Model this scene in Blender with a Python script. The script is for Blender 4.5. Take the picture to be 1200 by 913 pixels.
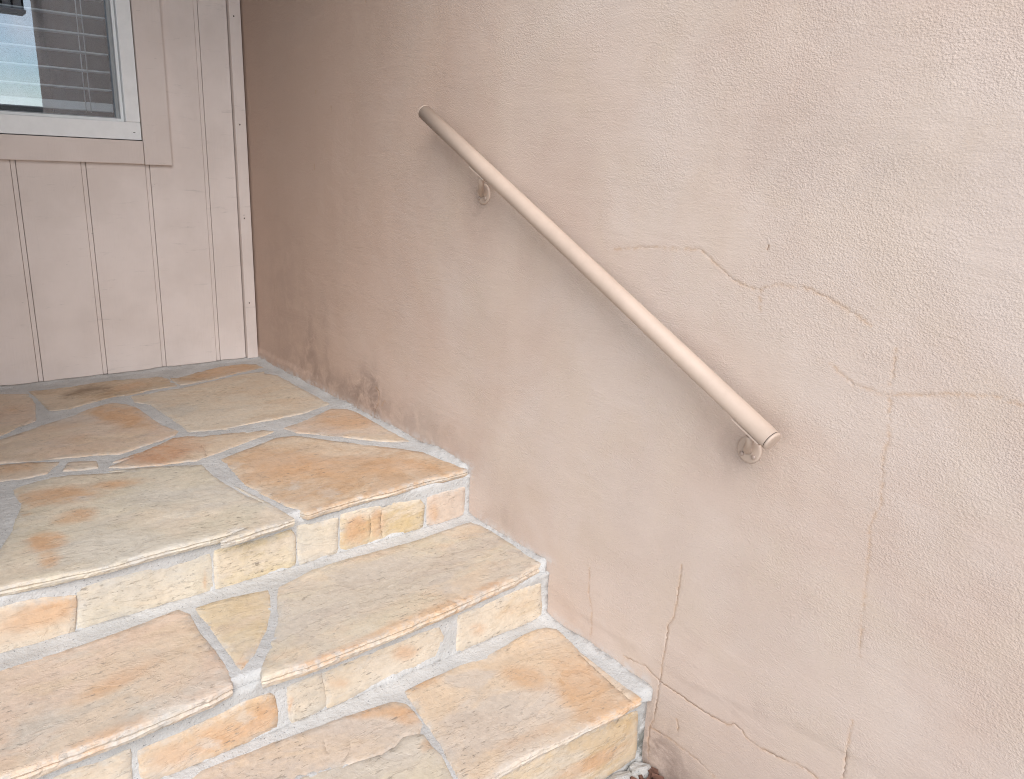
import bpy, bmesh, math, random
import numpy as np
from mathutils import Vector, Matrix, noise
from mathutils.geometry import delaunay_2d_cdt

# ------------------------------------------------------------------ scene, camera, light
for o in list(bpy.data.objects):
    bpy.data.objects.remove(o)
scene = bpy.context.scene
COL = scene.collection

CAM_LOC = (3.0320, -1.1623, 0.7756)
CAM_ROT = ((0.62859, -0.23493, 0.74141),
           (0.77679, 0.14248, -0.61344),
           (0.03848, 0.96151, 0.27205))
CAM_F = 913.45 / 1200.0
cam_d = bpy.data.cameras.new('camera')
cam = bpy.data.objects.new('camera', cam_d)
COL.objects.link(cam)
cam_d.sensor_fit = 'HORIZONTAL'
cam_d.sensor_width = 36.0
cam_d.lens = 36.0 * CAM_F
cam_d.clip_start = 0.05
cam_d.clip_end = 500.0
m = Matrix(CAM_ROT).to_4x4()
m.translation = CAM_LOC
cam.matrix_world = m
scene.camera = cam

SUN_EL, SUN_AZ = math.radians(42), math.radians(123)      # azimuth clockwise from +Y
world = bpy.data.worlds.new('World')
scene.world = world
world.use_nodes = True
nt = world.node_tree
bg = nt.nodes['Background']
sky = nt.nodes.new('ShaderNodeTexSky')
sky.sky_type = 'NISHITA'
sky.sun_disc = False
sky.sun_elevation = SUN_EL
sky.sun_rotation = SUN_AZ
sky.air_density = 1.0
sky.dust_density = 0.2
sky.ozone_density = 1.3
# broken white cloud over the blue, the same all round
tcw = nt.nodes.new('ShaderNodeTexCoord')
cn = nt.nodes.new('ShaderNodeTexNoise')
cn.inputs['Scale'].default_value = 4.0
cn.inputs['Detail'].default_value = 6.0
cn.inputs['Roughness'].default_value = 0.6
nt.links.new(tcw.outputs['Generated'], cn.inputs['Vector'])
cr_ = nt.nodes.new('ShaderNodeMapRange')
cr_.inputs['From Min'].default_value = 0.36
cr_.inputs['From Max'].default_value = 0.58
nt.links.new(cn.outputs[0], cr_.inputs['Value'])
bw = nt.nodes.new('ShaderNodeRGBToBW')
nt.links.new(sky.outputs[0], bw.inputs[0])
cl = nt.nodes.new('ShaderNodeVectorMath')
cl.operation = 'SCALE'
cl.inputs[0].default_value = (1.32, 1.30, 1.30)
nt.links.new(bw.outputs[0], cl.inputs['Scale'])
cm = nt.nodes.new('ShaderNodeMix')
cm.data_type = 'RGBA'
nt.links.new(cr_.outputs[0], cm.inputs[0])
nt.links.new(sky.outputs[0], cm.inputs[6])
nt.links.new(cl.outputs[0], cm.inputs[7])
nt.links.new(cm.outputs[2], bg.inputs[0])
bg.inputs[1].default_value = 0.15
sd = bpy.data.lights.new('sun', 'SUN')
sd.energy = 1.5
sd.angle = math.radians(50)
sd.color = (1.0, 0.965, 0.92)
sun = bpy.data.objects.new('sun', sd)
COL.objects.link(sun)
sdir = Vector((math.sin(SUN_AZ) * math.cos(SUN_EL), math.cos(SUN_AZ) * math.cos(SUN_EL), math.sin(SUN_EL)))
sun.rotation_euler = sdir.to_track_quat('Z', 'Y').to_euler()
sun.location = (4, -4, 5)

vs = scene.view_settings
vs.view_transform = 'Standard'
vs.look = 'None'
vs.gamma = 1.0
vs.exposure = 1.21

# ------------------------------------------------------------------ dimensions (metres, z = 0 on the landing)
TREAD = (0.0, -0.1353, -0.2789)           # tops of landing and the two treads
EDGE = (1.4772, 1.8061, 2.1405)           # x of the three noses
GROUND = -0.475
STEP_END = -1.75
WALL_END = 4.0

STONES = {"L1": [2,0.0,[[-0.0613,-1.1628],[0.0835,-0.9006],[0.1207,-0.8268],[0.2622,-0.8302],[0.4368,-0.8566],[0.4726,-0.8995],[0.5327,-0.9545],[0.6419,-1.1874]]],
"L2": [2,0.0,[[0.0889,-0.8189],[0.0903,-0.7437],[0.0901,-0.6884],[0.0861,-0.6237],[0.0866,-0.5579],[0.1034,-0.4905],[0.1099,-0.4179],[0.1625,-0.3915],[0.204,-0.3977],[0.2627,-0.3879],[0.2626,-0.445],[0.2781,-0.5157],[0.2973,-0.5636],[0.287,-0.5934],[0.3038,-0.642],[0.3315,-0.6947],[0.3608,-0.7521],[0.3516,-0.8007],[0.1947,-0.8072]]],
"L3": [2,0.0,[[0.1535,-0.3849],[0.1677,-0.3673],[0.1183,-0.2747],[0.0763,-0.175],[0.0749,-0.0944],[0.1061,-0.0518],[0.1617,-0.0465],[0.1778,-0.0889],[0.195,-0.1612],[0.2345,-0.2553],[0.2549,-0.3426],[0.2573,-0.3824]]],
"L4": [2,0.0,[[0.3176,-0.5562],[0.3048,-0.4717],[0.3049,-0.3891],[0.2754,-0.2935],[0.2294,-0.1525],[0.2295,-0.0693],[0.2521,-0.0817],[0.3086,-0.0518],[0.4042,-0.0488],[0.5266,-0.0516],[0.6288,-0.0482],[0.7304,-0.0473],[0.7822,-0.1678],[0.7918,-0.2625],[0.7911,-0.3557],[0.803,-0.4288],[0.8114,-0.4056],[0.7709,-0.5117],[0.6524,-0.5151],[0.539,-0.5228],[0.4406,-0.5302],[0.389,-0.5653]]],
"L5": [2,0.0,[[0.8376,-1.1942],[0.6569,-1.0455],[0.5748,-0.9596],[0.5443,-0.9093],[0.4948,-0.845],[0.4529,-0.769],[0.3992,-0.7019],[0.3584,-0.627],[0.398,-0.599],[0.4465,-0.5797],[0.5357,-0.5724],[0.6732,-0.5638],[0.7499,-0.5408],[0.7802,-0.5593],[0.8104,-0.6113],[0.8313,-0.6648],[0.8333,-0.6746],[0.8564,-0.7205],[0.8305,-0.7761],[0.8106,-0.8453],[0.793,-0.9027],[0.765,-0.9824],[0.7009,-1.1441]]],
"L6": [2,0.0,[[0.9465,-0.7646],[0.9278,-0.7345],[0.9009,-0.6917],[0.9161,-0.7483],[0.8754,-0.6709],[0.8094,-0.5686],[0.8105,-0.5304],[0.8375,-0.4974],[0.8513,-0.4201],[0.8776,-0.331],[0.9021,-0.3121],[0.919,-0.3502],[0.9437,-0.4135],[0.9816,-0.4914],[0.993,-0.5323],[1.013,-0.5703],[0.9953,-0.6574],[0.9681,-0.7279]]],
"L10": [2,0.0,[[0.7187,-1.1451],[0.7888,-0.9853],[0.8058,-0.9276],[0.8366,-0.8631],[0.9062,-0.9028],[0.909,-0.9522],[0.8999,-0.9986],[0.8519,-1.1521]]],
"L11": [2,0.0,[[0.8565,-0.8431],[0.8633,-0.8179],[0.8799,-0.7851],[0.9289,-0.7914],[0.9225,-0.8295],[0.9096,-0.863]]],
"L7": [2,0.0,[[0.9653,-0.9765],[0.9513,-0.9343],[0.9383,-0.8882],[0.9701,-0.8131],[1.0094,-0.7191],[0.9669,-0.7864],[1.001,-0.6924],[1.0552,-0.5722],[1.1449,-0.5731],[1.2863,-0.556],[1.4107,-0.524],[1.2406,-0.5488],[1.3614,-0.5283],[1.4472,-0.5146],[1.4868,-0.5101],[1.4919,-0.5705],[1.4985,-0.6239],[1.5027,-0.6743],[1.4741,-0.6007],[1.4732,-0.6988],[1.4733,-0.7905],[1.4786,-0.8978],[1.471,-0.9752],[1.4614,-1.066],[1.4649,-1.152],[1.4173,-1.1315],[1.3092,-1.0477],[1.2162,-1.012],[1.1583,-0.998],[1.1543,-0.9953],[1.0732,-0.9753],[1.0151,-0.9809]]],
"L12": [2,0.0,[[0.858,-1.3153],[0.9133,-1.1553],[0.9799,-1.1132],[1.0667,-1.1134],[1.1426,-1.1579],[1.2156,-1.225],[1.2634,-1.3088]]],
"L8": [2,0.0,[[1.0409,-0.5122],[1.0041,-0.4236],[0.9587,-0.3253],[0.9772,-0.2706],[1.0818,-0.1994],[1.189,-0.1112],[1.3029,-0.031],[1.3888,-0.0128],[1.4623,-0.0081],[1.4636,-0.0788],[1.4569,-0.1311],[1.4659,-0.2378],[1.4648,-0.3321],[1.4679,-0.4056],[1.4751,-0.4691],[1.4155,-0.4898],[1.3169,-0.5104],[1.242,-0.5209],[1.1544,-0.5171]]],
"L9": [2,0.0,[[0.8905,-0.2717],[0.8334,-0.1529],[0.7872,-0.0672],[0.8248,-0.021],[0.9584,-0.0197],[1.1075,-0.0178],[1.2003,-0.0156],[1.1454,-0.0863],[1.0337,-0.1751],[0.9452,-0.2563]]],
"R1a": [0,1.4632,[[-1.1731,-0.0366],[-1.0716,-0.0455],[-1.0243,-0.0464],[-0.951,-0.0625],[-0.961,-0.141],[-1.0273,-0.1405],[-1.0832,-0.143],[-1.1872,-0.143]]],
"R1b": [0,1.4632,[[-0.9389,-0.0486],[-0.8865,-0.0473],[-0.8356,-0.0484],[-0.7645,-0.05],[-0.6931,-0.0516],[-0.691,-0.0922],[-0.6891,-0.1383],[-0.7527,-0.1402],[-0.808,-0.1408],[-0.8606,-0.1357],[-0.9118,-0.1389],[-0.9494,-0.1377]]],
"R1c": [0,1.4632,[[-0.6755,-0.0451],[-0.5874,-0.0489],[-0.507,-0.0451],[-0.4988,-0.0613],[-0.5005,-0.1326],[-0.5761,-0.1361],[-0.6694,-0.1452],[-0.679,-0.1397]]],
"R1d": [0,1.4632,[[-0.4857,-0.0389],[-0.4393,-0.0429],[-0.3897,-0.0462],[-0.393,-0.1326],[-0.4422,-0.1346],[-0.4853,-0.1332]]],
"R1e": [0,1.4632,[[-0.3757,-0.0392],[-0.3319,-0.0393],[-0.2753,-0.0429],[-0.2165,-0.0486],[-0.1568,-0.0554],[-0.1449,-0.0731],[-0.1492,-0.1333],[-0.2099,-0.1326],[-0.2696,-0.1316],[-0.3272,-0.1336],[-0.3778,-0.131]]],
"R1f": [0,1.4632,[[-0.1289,-0.0559],[-0.0775,-0.0543],[-0.017,-0.0544],[-0.0147,-0.1399],[-0.0723,-0.1398],[-0.1301,-0.1373]]],
"T2a": [2,-0.1353,[[1.4976,-1.3112],[1.5189,-1.089],[1.5185,-1.0277],[1.5212,-0.9597],[1.5128,-0.8727],[1.4975,-0.772],[1.526,-0.7587],[1.5941,-0.7658],[1.6732,-0.7611],[1.7444,-0.7601],[1.7977,-0.7717],[1.8075,-0.8147],[1.8114,-0.8878],[1.8134,-0.9583],[1.8122,-1.0419],[1.8122,-1.1242],[1.8164,-1.2368]]],
"T2b": [2,-0.1353,[[1.5108,-0.7382],[1.5098,-0.7009],[1.5139,-0.6634],[1.5265,-0.5915],[1.5978,-0.6156],[1.6645,-0.6536],[1.7257,-0.7009],[1.7643,-0.7385],[1.7268,-0.7366],[1.6674,-0.7372],[1.595,-0.7369]]],
"T2c": [2,-0.1353,[[1.5298,-0.5639],[1.5029,-0.4726],[1.4995,-0.4013],[1.5062,-0.332],[1.5128,-0.2],[1.5062,-0.091],[1.5035,-0.0227],[1.5262,-0.0018],[1.5704,0.0025],[1.6298,0.0034],[1.6979,-0.0047],[1.7789,-0.0184],[1.7942,-0.1031],[1.7999,-0.1701],[1.8105,-0.301],[1.8143,-0.39],[1.8165,-0.4723],[1.8185,-0.5495],[1.819,-0.6214],[1.809,-0.7153],[1.7848,-0.7047],[1.7384,-0.671],[1.6658,-0.6241],[1.5837,-0.5893]]],
"R2a": [0,1.7921,[[-1.0525,-0.1942],[-1.0178,-0.1957],[-0.9821,-0.2012],[-0.945,-0.198],[-0.9472,-0.2303],[-0.9518,-0.282],[-1.0601,-0.2654]]],
"R2b": [0,1.7921,[[-0.9268,-0.2073],[-0.8817,-0.2063],[-0.8338,-0.2032],[-0.7873,-0.2008],[-0.7506,-0.1938],[-0.6992,-0.1959],[-0.6933,-0.2035],[-0.6865,-0.24],[-0.6899,-0.2722],[-0.7194,-0.2747],[-0.7903,-0.2798],[-0.844,-0.2812],[-0.9024,-0.2719],[-0.9257,-0.2574]]],
"R2c": [0,1.7921,[[-0.6597,-0.1977],[-0.6261,-0.1956],[-0.5956,-0.1968],[-0.5916,-0.2234],[-0.5877,-0.2512],[-0.5892,-0.2767],[-0.6213,-0.2814],[-0.6562,-0.2808]]],
"R2d": [0,1.7921,[[-0.5893,-0.1978],[-0.5214,-0.1969],[-0.4346,-0.1975],[-0.3797,-0.1955],[-0.3175,-0.1986],[-0.3072,-0.2235],[-0.3142,-0.2491],[-0.319,-0.2638],[-0.3458,-0.2647],[-0.4349,-0.2692],[-0.5014,-0.2721],[-0.573,-0.2798],[-0.5803,-0.2786],[-0.5804,-0.2501],[-0.5856,-0.2218]]],
"R2e": [0,1.7921,[[-0.2604,-0.187],[-0.197,-0.186],[-0.1151,-0.1829],[-0.0241,-0.1847],[-0.0174,-0.2419],[-0.0169,-0.2876],[-0.0813,-0.2842],[-0.1773,-0.2812],[-0.2633,-0.2791]]],
"T3a": [2,-0.2789,[[1.8365,-0.4272],[1.8342,-0.3782],[1.8348,-0.3341],[1.8334,-0.2838],[1.8416,-0.2309],[1.8349,-0.1615],[1.8263,-0.1099],[1.8248,-0.0565],[1.8337,-0.0346],[1.8503,-0.0195],[1.8988,-0.0219],[1.9504,-0.038],[2.0043,-0.0406],[2.0662,-0.0453],[2.1094,-0.0446],[2.1415,-0.045],[2.1436,-0.1038],[2.1366,-0.1721],[2.1308,-0.2677],[2.1261,-0.3575],[2.127,-0.4112],[2.1467,-0.4805],[2.1404,-0.496],[2.1015,-0.4743],[2.0531,-0.4653],[2.0059,-0.4528],[1.9604,-0.4454],[1.9353,-0.4435],[1.8954,-0.4356]]],
"T3b": [2,-0.2789,[[1.8437,-0.503],[1.8483,-0.4742],[1.8532,-0.461],[1.8701,-0.4508],[1.899,-0.4496],[1.9393,-0.4562],[1.9572,-0.4761],[1.9468,-0.5018],[1.9601,-0.5262],[1.9661,-0.559],[1.9516,-0.6026],[1.9252,-0.6996],[1.9209,-0.8098],[1.9127,-0.9284],[1.851,-0.9692],[1.8126,-0.8367],[1.8179,-0.7247],[1.8289,-0.6304],[1.836,-0.5545]]],
"T3c": [2,-0.2789,[[1.9694,-0.5583],[1.965,-0.5251],[1.9526,-0.5026],[1.9615,-0.476],[1.9686,-0.4693],[2.0017,-0.4753],[2.0303,-0.4748],[2.054,-0.4797],[2.0909,-0.4886],[2.1417,-0.5134],[2.1525,-0.608],[2.0071,-0.9001],[1.9261,-0.9227],[1.936,-0.7941],[1.9333,-0.6986],[1.9563,-0.6026]]],
"R3a": [0,2.1265,[[-0.0302,-0.3357],[-0.0219,-0.4041],[-0.022,-0.4528],[-0.0663,-0.454],[-0.1234,-0.4531],[-0.2519,-0.4413],[-0.4398,-0.4225],[-0.4837,-0.3661],[-0.4229,-0.2998],[-0.3567,-0.2992],[-0.262,-0.3042],[-0.1586,-0.3158]]]}
BLOBS = [["L1",
"rust",0.5,[0.2927,-0.8809,0.0392,0.063,0.0929,-0.0126]],
["L2",
"dark",1,[0.1907,-0.6833,-0.0045,0.0997,0.0843,-0.0137]],
["L2",
"rust",0.7,[0.1922,-0.5379,-0.0033,0.0782,0.055,-0.0115]],
["L3",
"rust",1,[0.1133,-0.1542,-0.0061,0.1087,0.0746,-0.0243]],
["L4",
"grey",0.6,[0.5009,-0.5123,0.0551,0.0886,0.054,-0.0152]],
["L4",
"rust",0.4,[0.5266,-0.2893,0.0214,0.0936,0.0748,-0.0255]],
["L5",
"rust",1.3,[0.5233,-0.643,0.0947,0.0673,0.0901,-0.0247]],
["L5",
"grey",0.5,[0.4496,-0.7917,0.0518,0.0824,0.0521,-0.0091]],
["L5",
"rust",0.35,[0.6685,-0.7661,0.0621,0.0968,0.0597,-0.012]],
["L6",
"rust",1.1,[0.893,-0.6115,0.0015,0.1081,0.0923,-0.0212]],
["L6",
"pale",0.6,[0.8764,-0.4423,0.0007,0.0739,0.0429,-0.0128]],
["L10",
"rust",0.7,[0.807,-0.9505,0.0254,0.0816,0.0642,-0.0071]],
["L7",
"rust",1.15,[1.0578,-0.9159,0.036,0.1009,0.0735,-0.0102]],
["L7",
"rust",0.9,[1.0681,-0.7901,0.0237,0.0811,0.0387,-0.0074]],
["L7",
"rust",1,[1.1393,-0.9793,0.0101,0.0149,0.0289,-0.0041]],
["L7",
"rust",1.2,[1.2108,-0.89,0.0056,0.0497,0.0425,-0.0056]],
["L7",
"rust",1.3,[1.3093,-0.9641,0.0173,0.025,0.0409,-0.0067]],
["L7",
"rust",1.0,[1.3903,-0.9759,0.0167,0.0239,0.0593,-0.0098]],
["L7",
"grey",0.6,[1.2193,-0.6758,0.0771,0.1146,0.0681,-0.0205]],
["L7",
"grey",0.9,[1.4046,-0.8663,0.0437,0.1041,0.0545,-0.0104]],
["L7",
"pale",0.8,[1.1212,-0.8656,0.0044,0.0524,0.0311,-0.0043]],
["L7",
"rust",0.6,[0.977,-0.8086,0.0307,0.0915,0.0356,-0.0064]],
["L8",
"rust",0.9,[1.1401,-0.3878,0.0677,0.1032,0.1011,-0.0432]],
["L8",
"dark",0.5,[1.2791,-0.2332,0.0434,0.0659,0.0324,-0.0174]],
["L8",
"pale",0.9,[1.4,-0.3794,0.0206,0.0306,0.0368,-0.0182]],
["L8",
"pale",0.8,[1.3003,-0.4228,0.0116,0.0174,0.03,-0.0133]],
["L8",
"pale",0.8,[1.0995,-0.506,0.0167,0.0254,0.0461,-0.0168]],
["L8",
"rust",0.7,[1.3411,-0.139,0.1185,0.1114,0.0408,-0.0265]],
["L8",
"rust",1,[1.2527,-0.3067,0.0219,0.0332,0.043,-0.0212]],
["L9",
"rust",0.9,[0.8852,-0.0668,0.0708,0.0639,0.0887,-0.049]],
["L9",
"grey",0.7,[0.9979,-0.1534,0.0488,0.0448,0.034,-0.0184]],
["R1a",
"rust",0.8,[-1.0063,-0.0782,0.0624,0.0066,0.0029,-0.0185]],
["R1b",
"rust",1,[-0.7018,-0.1048,0.0089,-0.0029,-0.0022,-0.0324]],
["R1b",
"grey",0.4,[-0.8547,-0.0741,0.0946,0.0095,0.0076,-0.0394]],
["R1e",
"rust",0.9,[-0.3383,-0.0863,0.035,-0.0097,-0.0007,-0.0411]],
["R1e",
"rust",1.2,[-0.2816,-0.0834,0.0144,-0.0039,-0.0004,-0.0372]],
["R1f",
"rust",1,[-0.1145,-0.0968,0.0161,-0.0042,0.0004,-0.0294]],
["T2a",
"rust",0.8,[1.676,-0.9318,-0.0194,0.0913,0.0315,-0.0003]],
["T2a",
"rust",1.1,[1.8291,-1.0476,-0.0292,0.1413,0.0251,0.0019]],
["T2a",
"grey",0.8,[1.7857,-0.8982,-0.0101,0.0675,0.0377,-0.0011]],
["T2a",
"grey",0.5,[1.7384,-1.0684,-0.0089,0.0461,0.0322,0.0021]],
["T2b",
"rust",1.2,[1.7465,-0.7315,0.0074,0.0102,0.0202,-0.0076]],
["T2c",
"rust",1.2,[1.8148,-0.4257,-0.0359,0.4391,0.0197,-0.0062]],
["T2c",
"grey",1,[1.6415,-0.3875,-0.0098,0.2266,0.0728,-0.0254]],
["T2c",
"rust",0.7,[1.5189,-0.3019,0.0007,0.1662,0.0236,-0.0094]],
["T2c",
"grey",0.6,[1.6239,-0.0877,0.0115,0.1243,0.0452,-0.0255]],
["R2b",
"rust",1,[-0.7877,-0.2411,0.0506,-0.0029,0.0041,-0.0196]],
["R2b",
"rust",1,[-0.8799,-0.2365,0.034,-0.002,0.0042,-0.0225]],
["R2b",
"rust",0.8,[-0.7187,-0.2369,0.025,-0.0013,0.0046,-0.0201]],
["R2b",
"pale",1,[-0.7499,-0.2147,0.0189,-0.0089,-0.0008,-0.0145]],
["R2b",
"pale",1,[-0.8213,-0.2391,0.0207,-0.0104,-0.0007,-0.0107]],
["R2c",
"rust",1.4,[-0.6578,-0.2347,0.0068,-0.0031,-0.0017,-0.042]],
["R2d",
"rust",0.9,[-0.4036,-0.2214,0.0342,-0.0137,0.0,-0.0251]],
["R2d",
"rust",0.7,[-0.5548,-0.2296,0.0302,-0.0131,-0.0004,-0.0178]],
["R2d",
"pale",0.4,[-0.4734,-0.2239,0.0613,-0.0255,-0.0004,-0.0409]],
["R2e",
"rust",0.9,[-0.2067,-0.2378,0.0299,-0.0113,0.0006,-0.018]],
["R2e",
"rust",0.5,[-0.1094,-0.2241,0.075,-0.0029,0.0081,-0.0201]],
["T3a",
"rust",1,[1.8341,-0.3787,0.0049,0.0542,0.0233,-0.0085]],
["T3a",
"rust",1.2,[1.9434,-0.1934,0.0495,0.0388,0.0299,-0.0311]],
["T3a",
"rust",1.0,[2.0154,-0.1091,0.0971,0.0137,0.0353,-0.0676]],
["T3a",
"rust",1.4,[2.1275,-0.1465,0.0248,0.0339,0.0304,-0.0306]],
["T3a",
"rust",1.4,[2.1469,-0.1069,0.002,0.0663,0.0165,-0.0082]],
["T3a",
"grey",1,[1.8777,-0.294,0.0184,0.0497,0.0198,-0.0113]],
["T3a",
"grey",1.3,[2.1427,-0.2967,0.0036,0.1169,0.0097,-0.0036]],
["T3a",
"grey",1.0,[2.0329,-0.3015,0.0205,0.1339,0.0667,-0.031]],
["T3a",
"rust",0.5,[2.0957,-0.31,0.0067,0.0956,0.0241,-0.0096]],
["T3b",
"rust",1,[1.8405,-0.5301,0.0403,0.074,0.0207,-0.0098]],
["T3b",
"rust",1.2,[1.8992,-0.467,0.0332,0.0164,0.0166,-0.0168]],
["T3b",
"grey",0.8,[1.8708,-0.5559,0.0587,0.08,0.0254,-0.0136]],
["T3c",
"rust",1.3,[1.9946,-0.4747,0.019,-0.0038,0.0016,-0.0225]],
["T3c",
"grey",0.9,[1.9516,-0.5818,0.0356,0.0872,0.0401,-0.0161]],
["R3a",
"rust",0.9,[-0.1691,-0.3906,0.093,-0.012,0.0102,-0.0207]],
["R3a",
"pale",0.5,[-0.2907,-0.3167,0.172,-0.0178,0.0076,-0.0166]]]
CRACKS = [[[[1.9324,0.6285],[2.0216,0.6407],[2.0941,0.6447],[2.1424,0.6495],[2.1869,0.6241],[2.2184,0.6055],[2.2457,0.598],[2.2744,0.594],[2.293,0.6031],[2.3092,0.6088],[2.333,0.6086],[2.3516,0.6083],[2.3699,0.6079],[2.3932,0.6006],[2.416,0.5931],[2.4342,0.5851],[2.4542,0.5772],[2.4761,0.5671]],0.55],[[[2.2744,0.594],[2.2792,0.5786],[2.2833,0.5572]],0.35],[[[2.5176,0.5416],[2.5192,0.5106],[2.5194,0.4868],[2.5226,0.4635],[2.5251,0.4358],[2.5298,0.4084],[2.5287,0.415],[2.53,0.3948],[2.5274,0.3778],[2.5294,0.3528],[2.5333,0.3305],[2.5376,0.2987],[2.53,0.2766],[2.5262,0.258],[2.5318,0.2084],[2.536,0.1496],[2.5404,0.0896],[2.5474,0.0298]],0.42],[[[2.5539,-0.0881],[2.5536,-0.1189],[2.552,-0.1509],[2.5545,-0.1804],[2.5537,-0.2181]],0.9],[[[2.4186,0.4967],[2.4424,0.4831],[2.4611,0.4729],[2.4862,0.4715],[2.5066,0.4696],[2.5222,0.4706],[2.5479,0.4771],[2.5833,0.4847],[2.5998,0.4915],[2.6331,0.4961],[2.6549,0.5027],[2.6677,0.5023],[2.6807,0.5002],[2.6962,0.4999]],0.45],[[[2.1777,0.0342],[2.1773,0.0113],[2.1758,-0.0295],[2.1748,-0.0591],[2.1704,-0.0936],[2.1585,-0.1177],[2.1596,-0.1442],[2.1578,-0.1755],[2.1554,-0.2138],[2.1537,-0.2523],[2.1518,-0.285],[2.1493,-0.325],[2.1488,-0.3512],[2.1387,-0.3709],[2.1395,-0.41],[2.1444,-0.4534]],1.0],[[[2.0482,-0.2495],[2.0781,-0.2455],[2.1106,-0.2384],[2.155,-0.2515],[2.1794,-0.2525],[2.2063,-0.2515],[2.2429,-0.2545],[2.2715,-0.2534],[2.3082,-0.2506],[2.323,-0.2481],[2.3409,-0.2364],[2.3574,-0.2418],[2.3701,-0.2507],[2.4066,-0.2505],[2.4332,-0.2473],[2.4636,-0.2388],[2.4907,-0.2327],[2.5138,-0.2378]],1.0],[[[2.1404,-0.373],[2.1655,-0.3715],[2.1932,-0.3683],[2.2345,-0.3708],[2.2743,-0.3732],[2.3105,-0.3827]],0.8],[[[1.9267,-0.0872],[1.9299,-0.1476],[1.9443,-0.1866],[1.9455,-0.2259],[1.9435,-0.2674]],0.5],[[[0.9613,0.1058],[0.9824,0.0925],[0.979,0.0584],[0.9556,0.0298],[0.9524,0.01]],1.0],[[[0.9959,0.0553],[1.0184,0.0744],[1.0266,0.067]],0.6],[[[2.2056,-0.3112],[2.2105,-0.3237],[2.2123,-0.3383]],0.8]]
FRONT = {"F0": [[0.006,1.481],[-0.015,1.472],[-0.134,1.461],[-0.334,1.468],[-0.469,1.481],[-0.52,1.484],[-0.675,1.506],[-0.7,1.476],[-0.898,1.481],[-0.976,1.474],[-1.066,1.464]],
"F1": [[0.003,1.804],[-0.104,1.796],[-0.302,1.812],[-0.473,1.818],[-0.622,1.82],[-0.717,1.809],[-0.815,1.809],[-0.888,1.812],[-0.958,1.814],[-1.042,1.813],[-1.124,1.813]],
"F2": [[-0.03,2.157],[-0.046,2.142],[-0.173,2.137],[-0.268,2.132],[-0.358,2.127],[-0.412,2.128]]}
STONE_CRACKS = {"T3a": [[[1.9556,-0.043],[1.9994,-0.0475],[2.0474,-0.0548],[2.0931,-0.0619],[2.1408,-0.0683]]],
"T3b": [[[1.8662,-0.6273],[1.8832,-0.6336],[1.9018,-0.637]],[[1.8943,-0.589],[1.9138,-0.5961],[1.9318,-0.6125],[1.9385,-0.6273]]],
"R1e": [[[-0.3009,-0.0577],[-0.2981,-0.0861],[-0.3016,-0.113]],[[-0.2677,-0.0572],[-0.2712,-0.0873],[-0.2657,-0.1276]]],
"T3c": [[[1.9355,-0.5914],[1.9196,-0.629],[1.9376,-0.6746]]],
"L6": [[[0.8971,-0.5207],[0.9577,-0.5282],[1.0108,-0.5428]]],
"T2c": [[[1.8027,-0.1767],[1.8128,-0.3026],[1.8165,-0.3914]]]}

rng = random.Random(7)

# ------------------------------------------------------------------ helpers
def link(o, parent=None):
    COL.objects.link(o)
    if parent is not None:
        o.parent = parent
        wp = Vector((0, 0, 0))
        p = parent
        while p is not None:
            wp += p.location
            p = p.parent
        o.location = o.location - wp
    return o

def thing(name, label, cat, loc=(0, 0, 0), group=None):
    o = bpy.data.objects.new(name, None)
    o.empty_display_size = 0.05
    o.location = loc
    COL.objects.link(o)
    o['label'] = label
    o['category'] = cat
    if group:
        o['group'] = group
    return o

def mesh_obj(name, verts, faces, mat, parent=None, smooth=False, attrs=None):
    me = bpy.data.meshes.new(name)
    me.from_pydata([tuple(v) for v in verts], [], [tuple(f) for f in faces])
    if attrs:
        for k, vals in attrs.items():
            a = me.attributes.new(k, 'FLOAT', 'POINT')
            a.data.foreach_set('value', np.asarray(vals, dtype=np.float32))
    if smooth:
        me.polygons.foreach_set('use_smooth', [True] * len(me.polygons))
    me.materials.append(mat)
    o = bpy.data.objects.new(name, me)
    return link(o, parent)

def box(name, lo, hi, mat, parent=None, bevel=0.002, seg=2):
    """a bevelled box placed in world metres, its origin at the middle of its base"""
    bm = bmesh.new()
    c = [(lo[i] + hi[i]) / 2 for i in range(3)]
    c[2] = lo[2]
    for sx in (0, 1):
        for sy in (0, 1):
            for sz in (0, 1):
                bm.verts.new(((hi[0] if sx else lo[0]) - c[0], (hi[1] if sy else lo[1]) - c[1], (hi[2] if sz else lo[2]) - c[2]))
    bm.verts.ensure_lookup_table()
    v = bm.verts
    for f in ((0, 1, 3, 2), (4, 6, 7, 5), (0, 4, 5, 1), (2, 3, 7, 6), (0, 2, 6, 4), (1, 5, 7, 3)):
        bm.faces.new([v[i] for i in f])
    if bevel > 0:
        bmesh.ops.bevel(bm, geom=list(bm.edges), offset=bevel, segments=seg, affect='EDGES', profile=0.6)
    bmesh.ops.recalc_face_normals(bm, faces=bm.faces)
    me = bpy.data.meshes.new(name)
    bm.to_mesh(me)
    bm.free()
    me.materials.append(mat)
    o = bpy.data.objects.new(name, me)
    o.location = c
    return link(o, parent)

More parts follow.
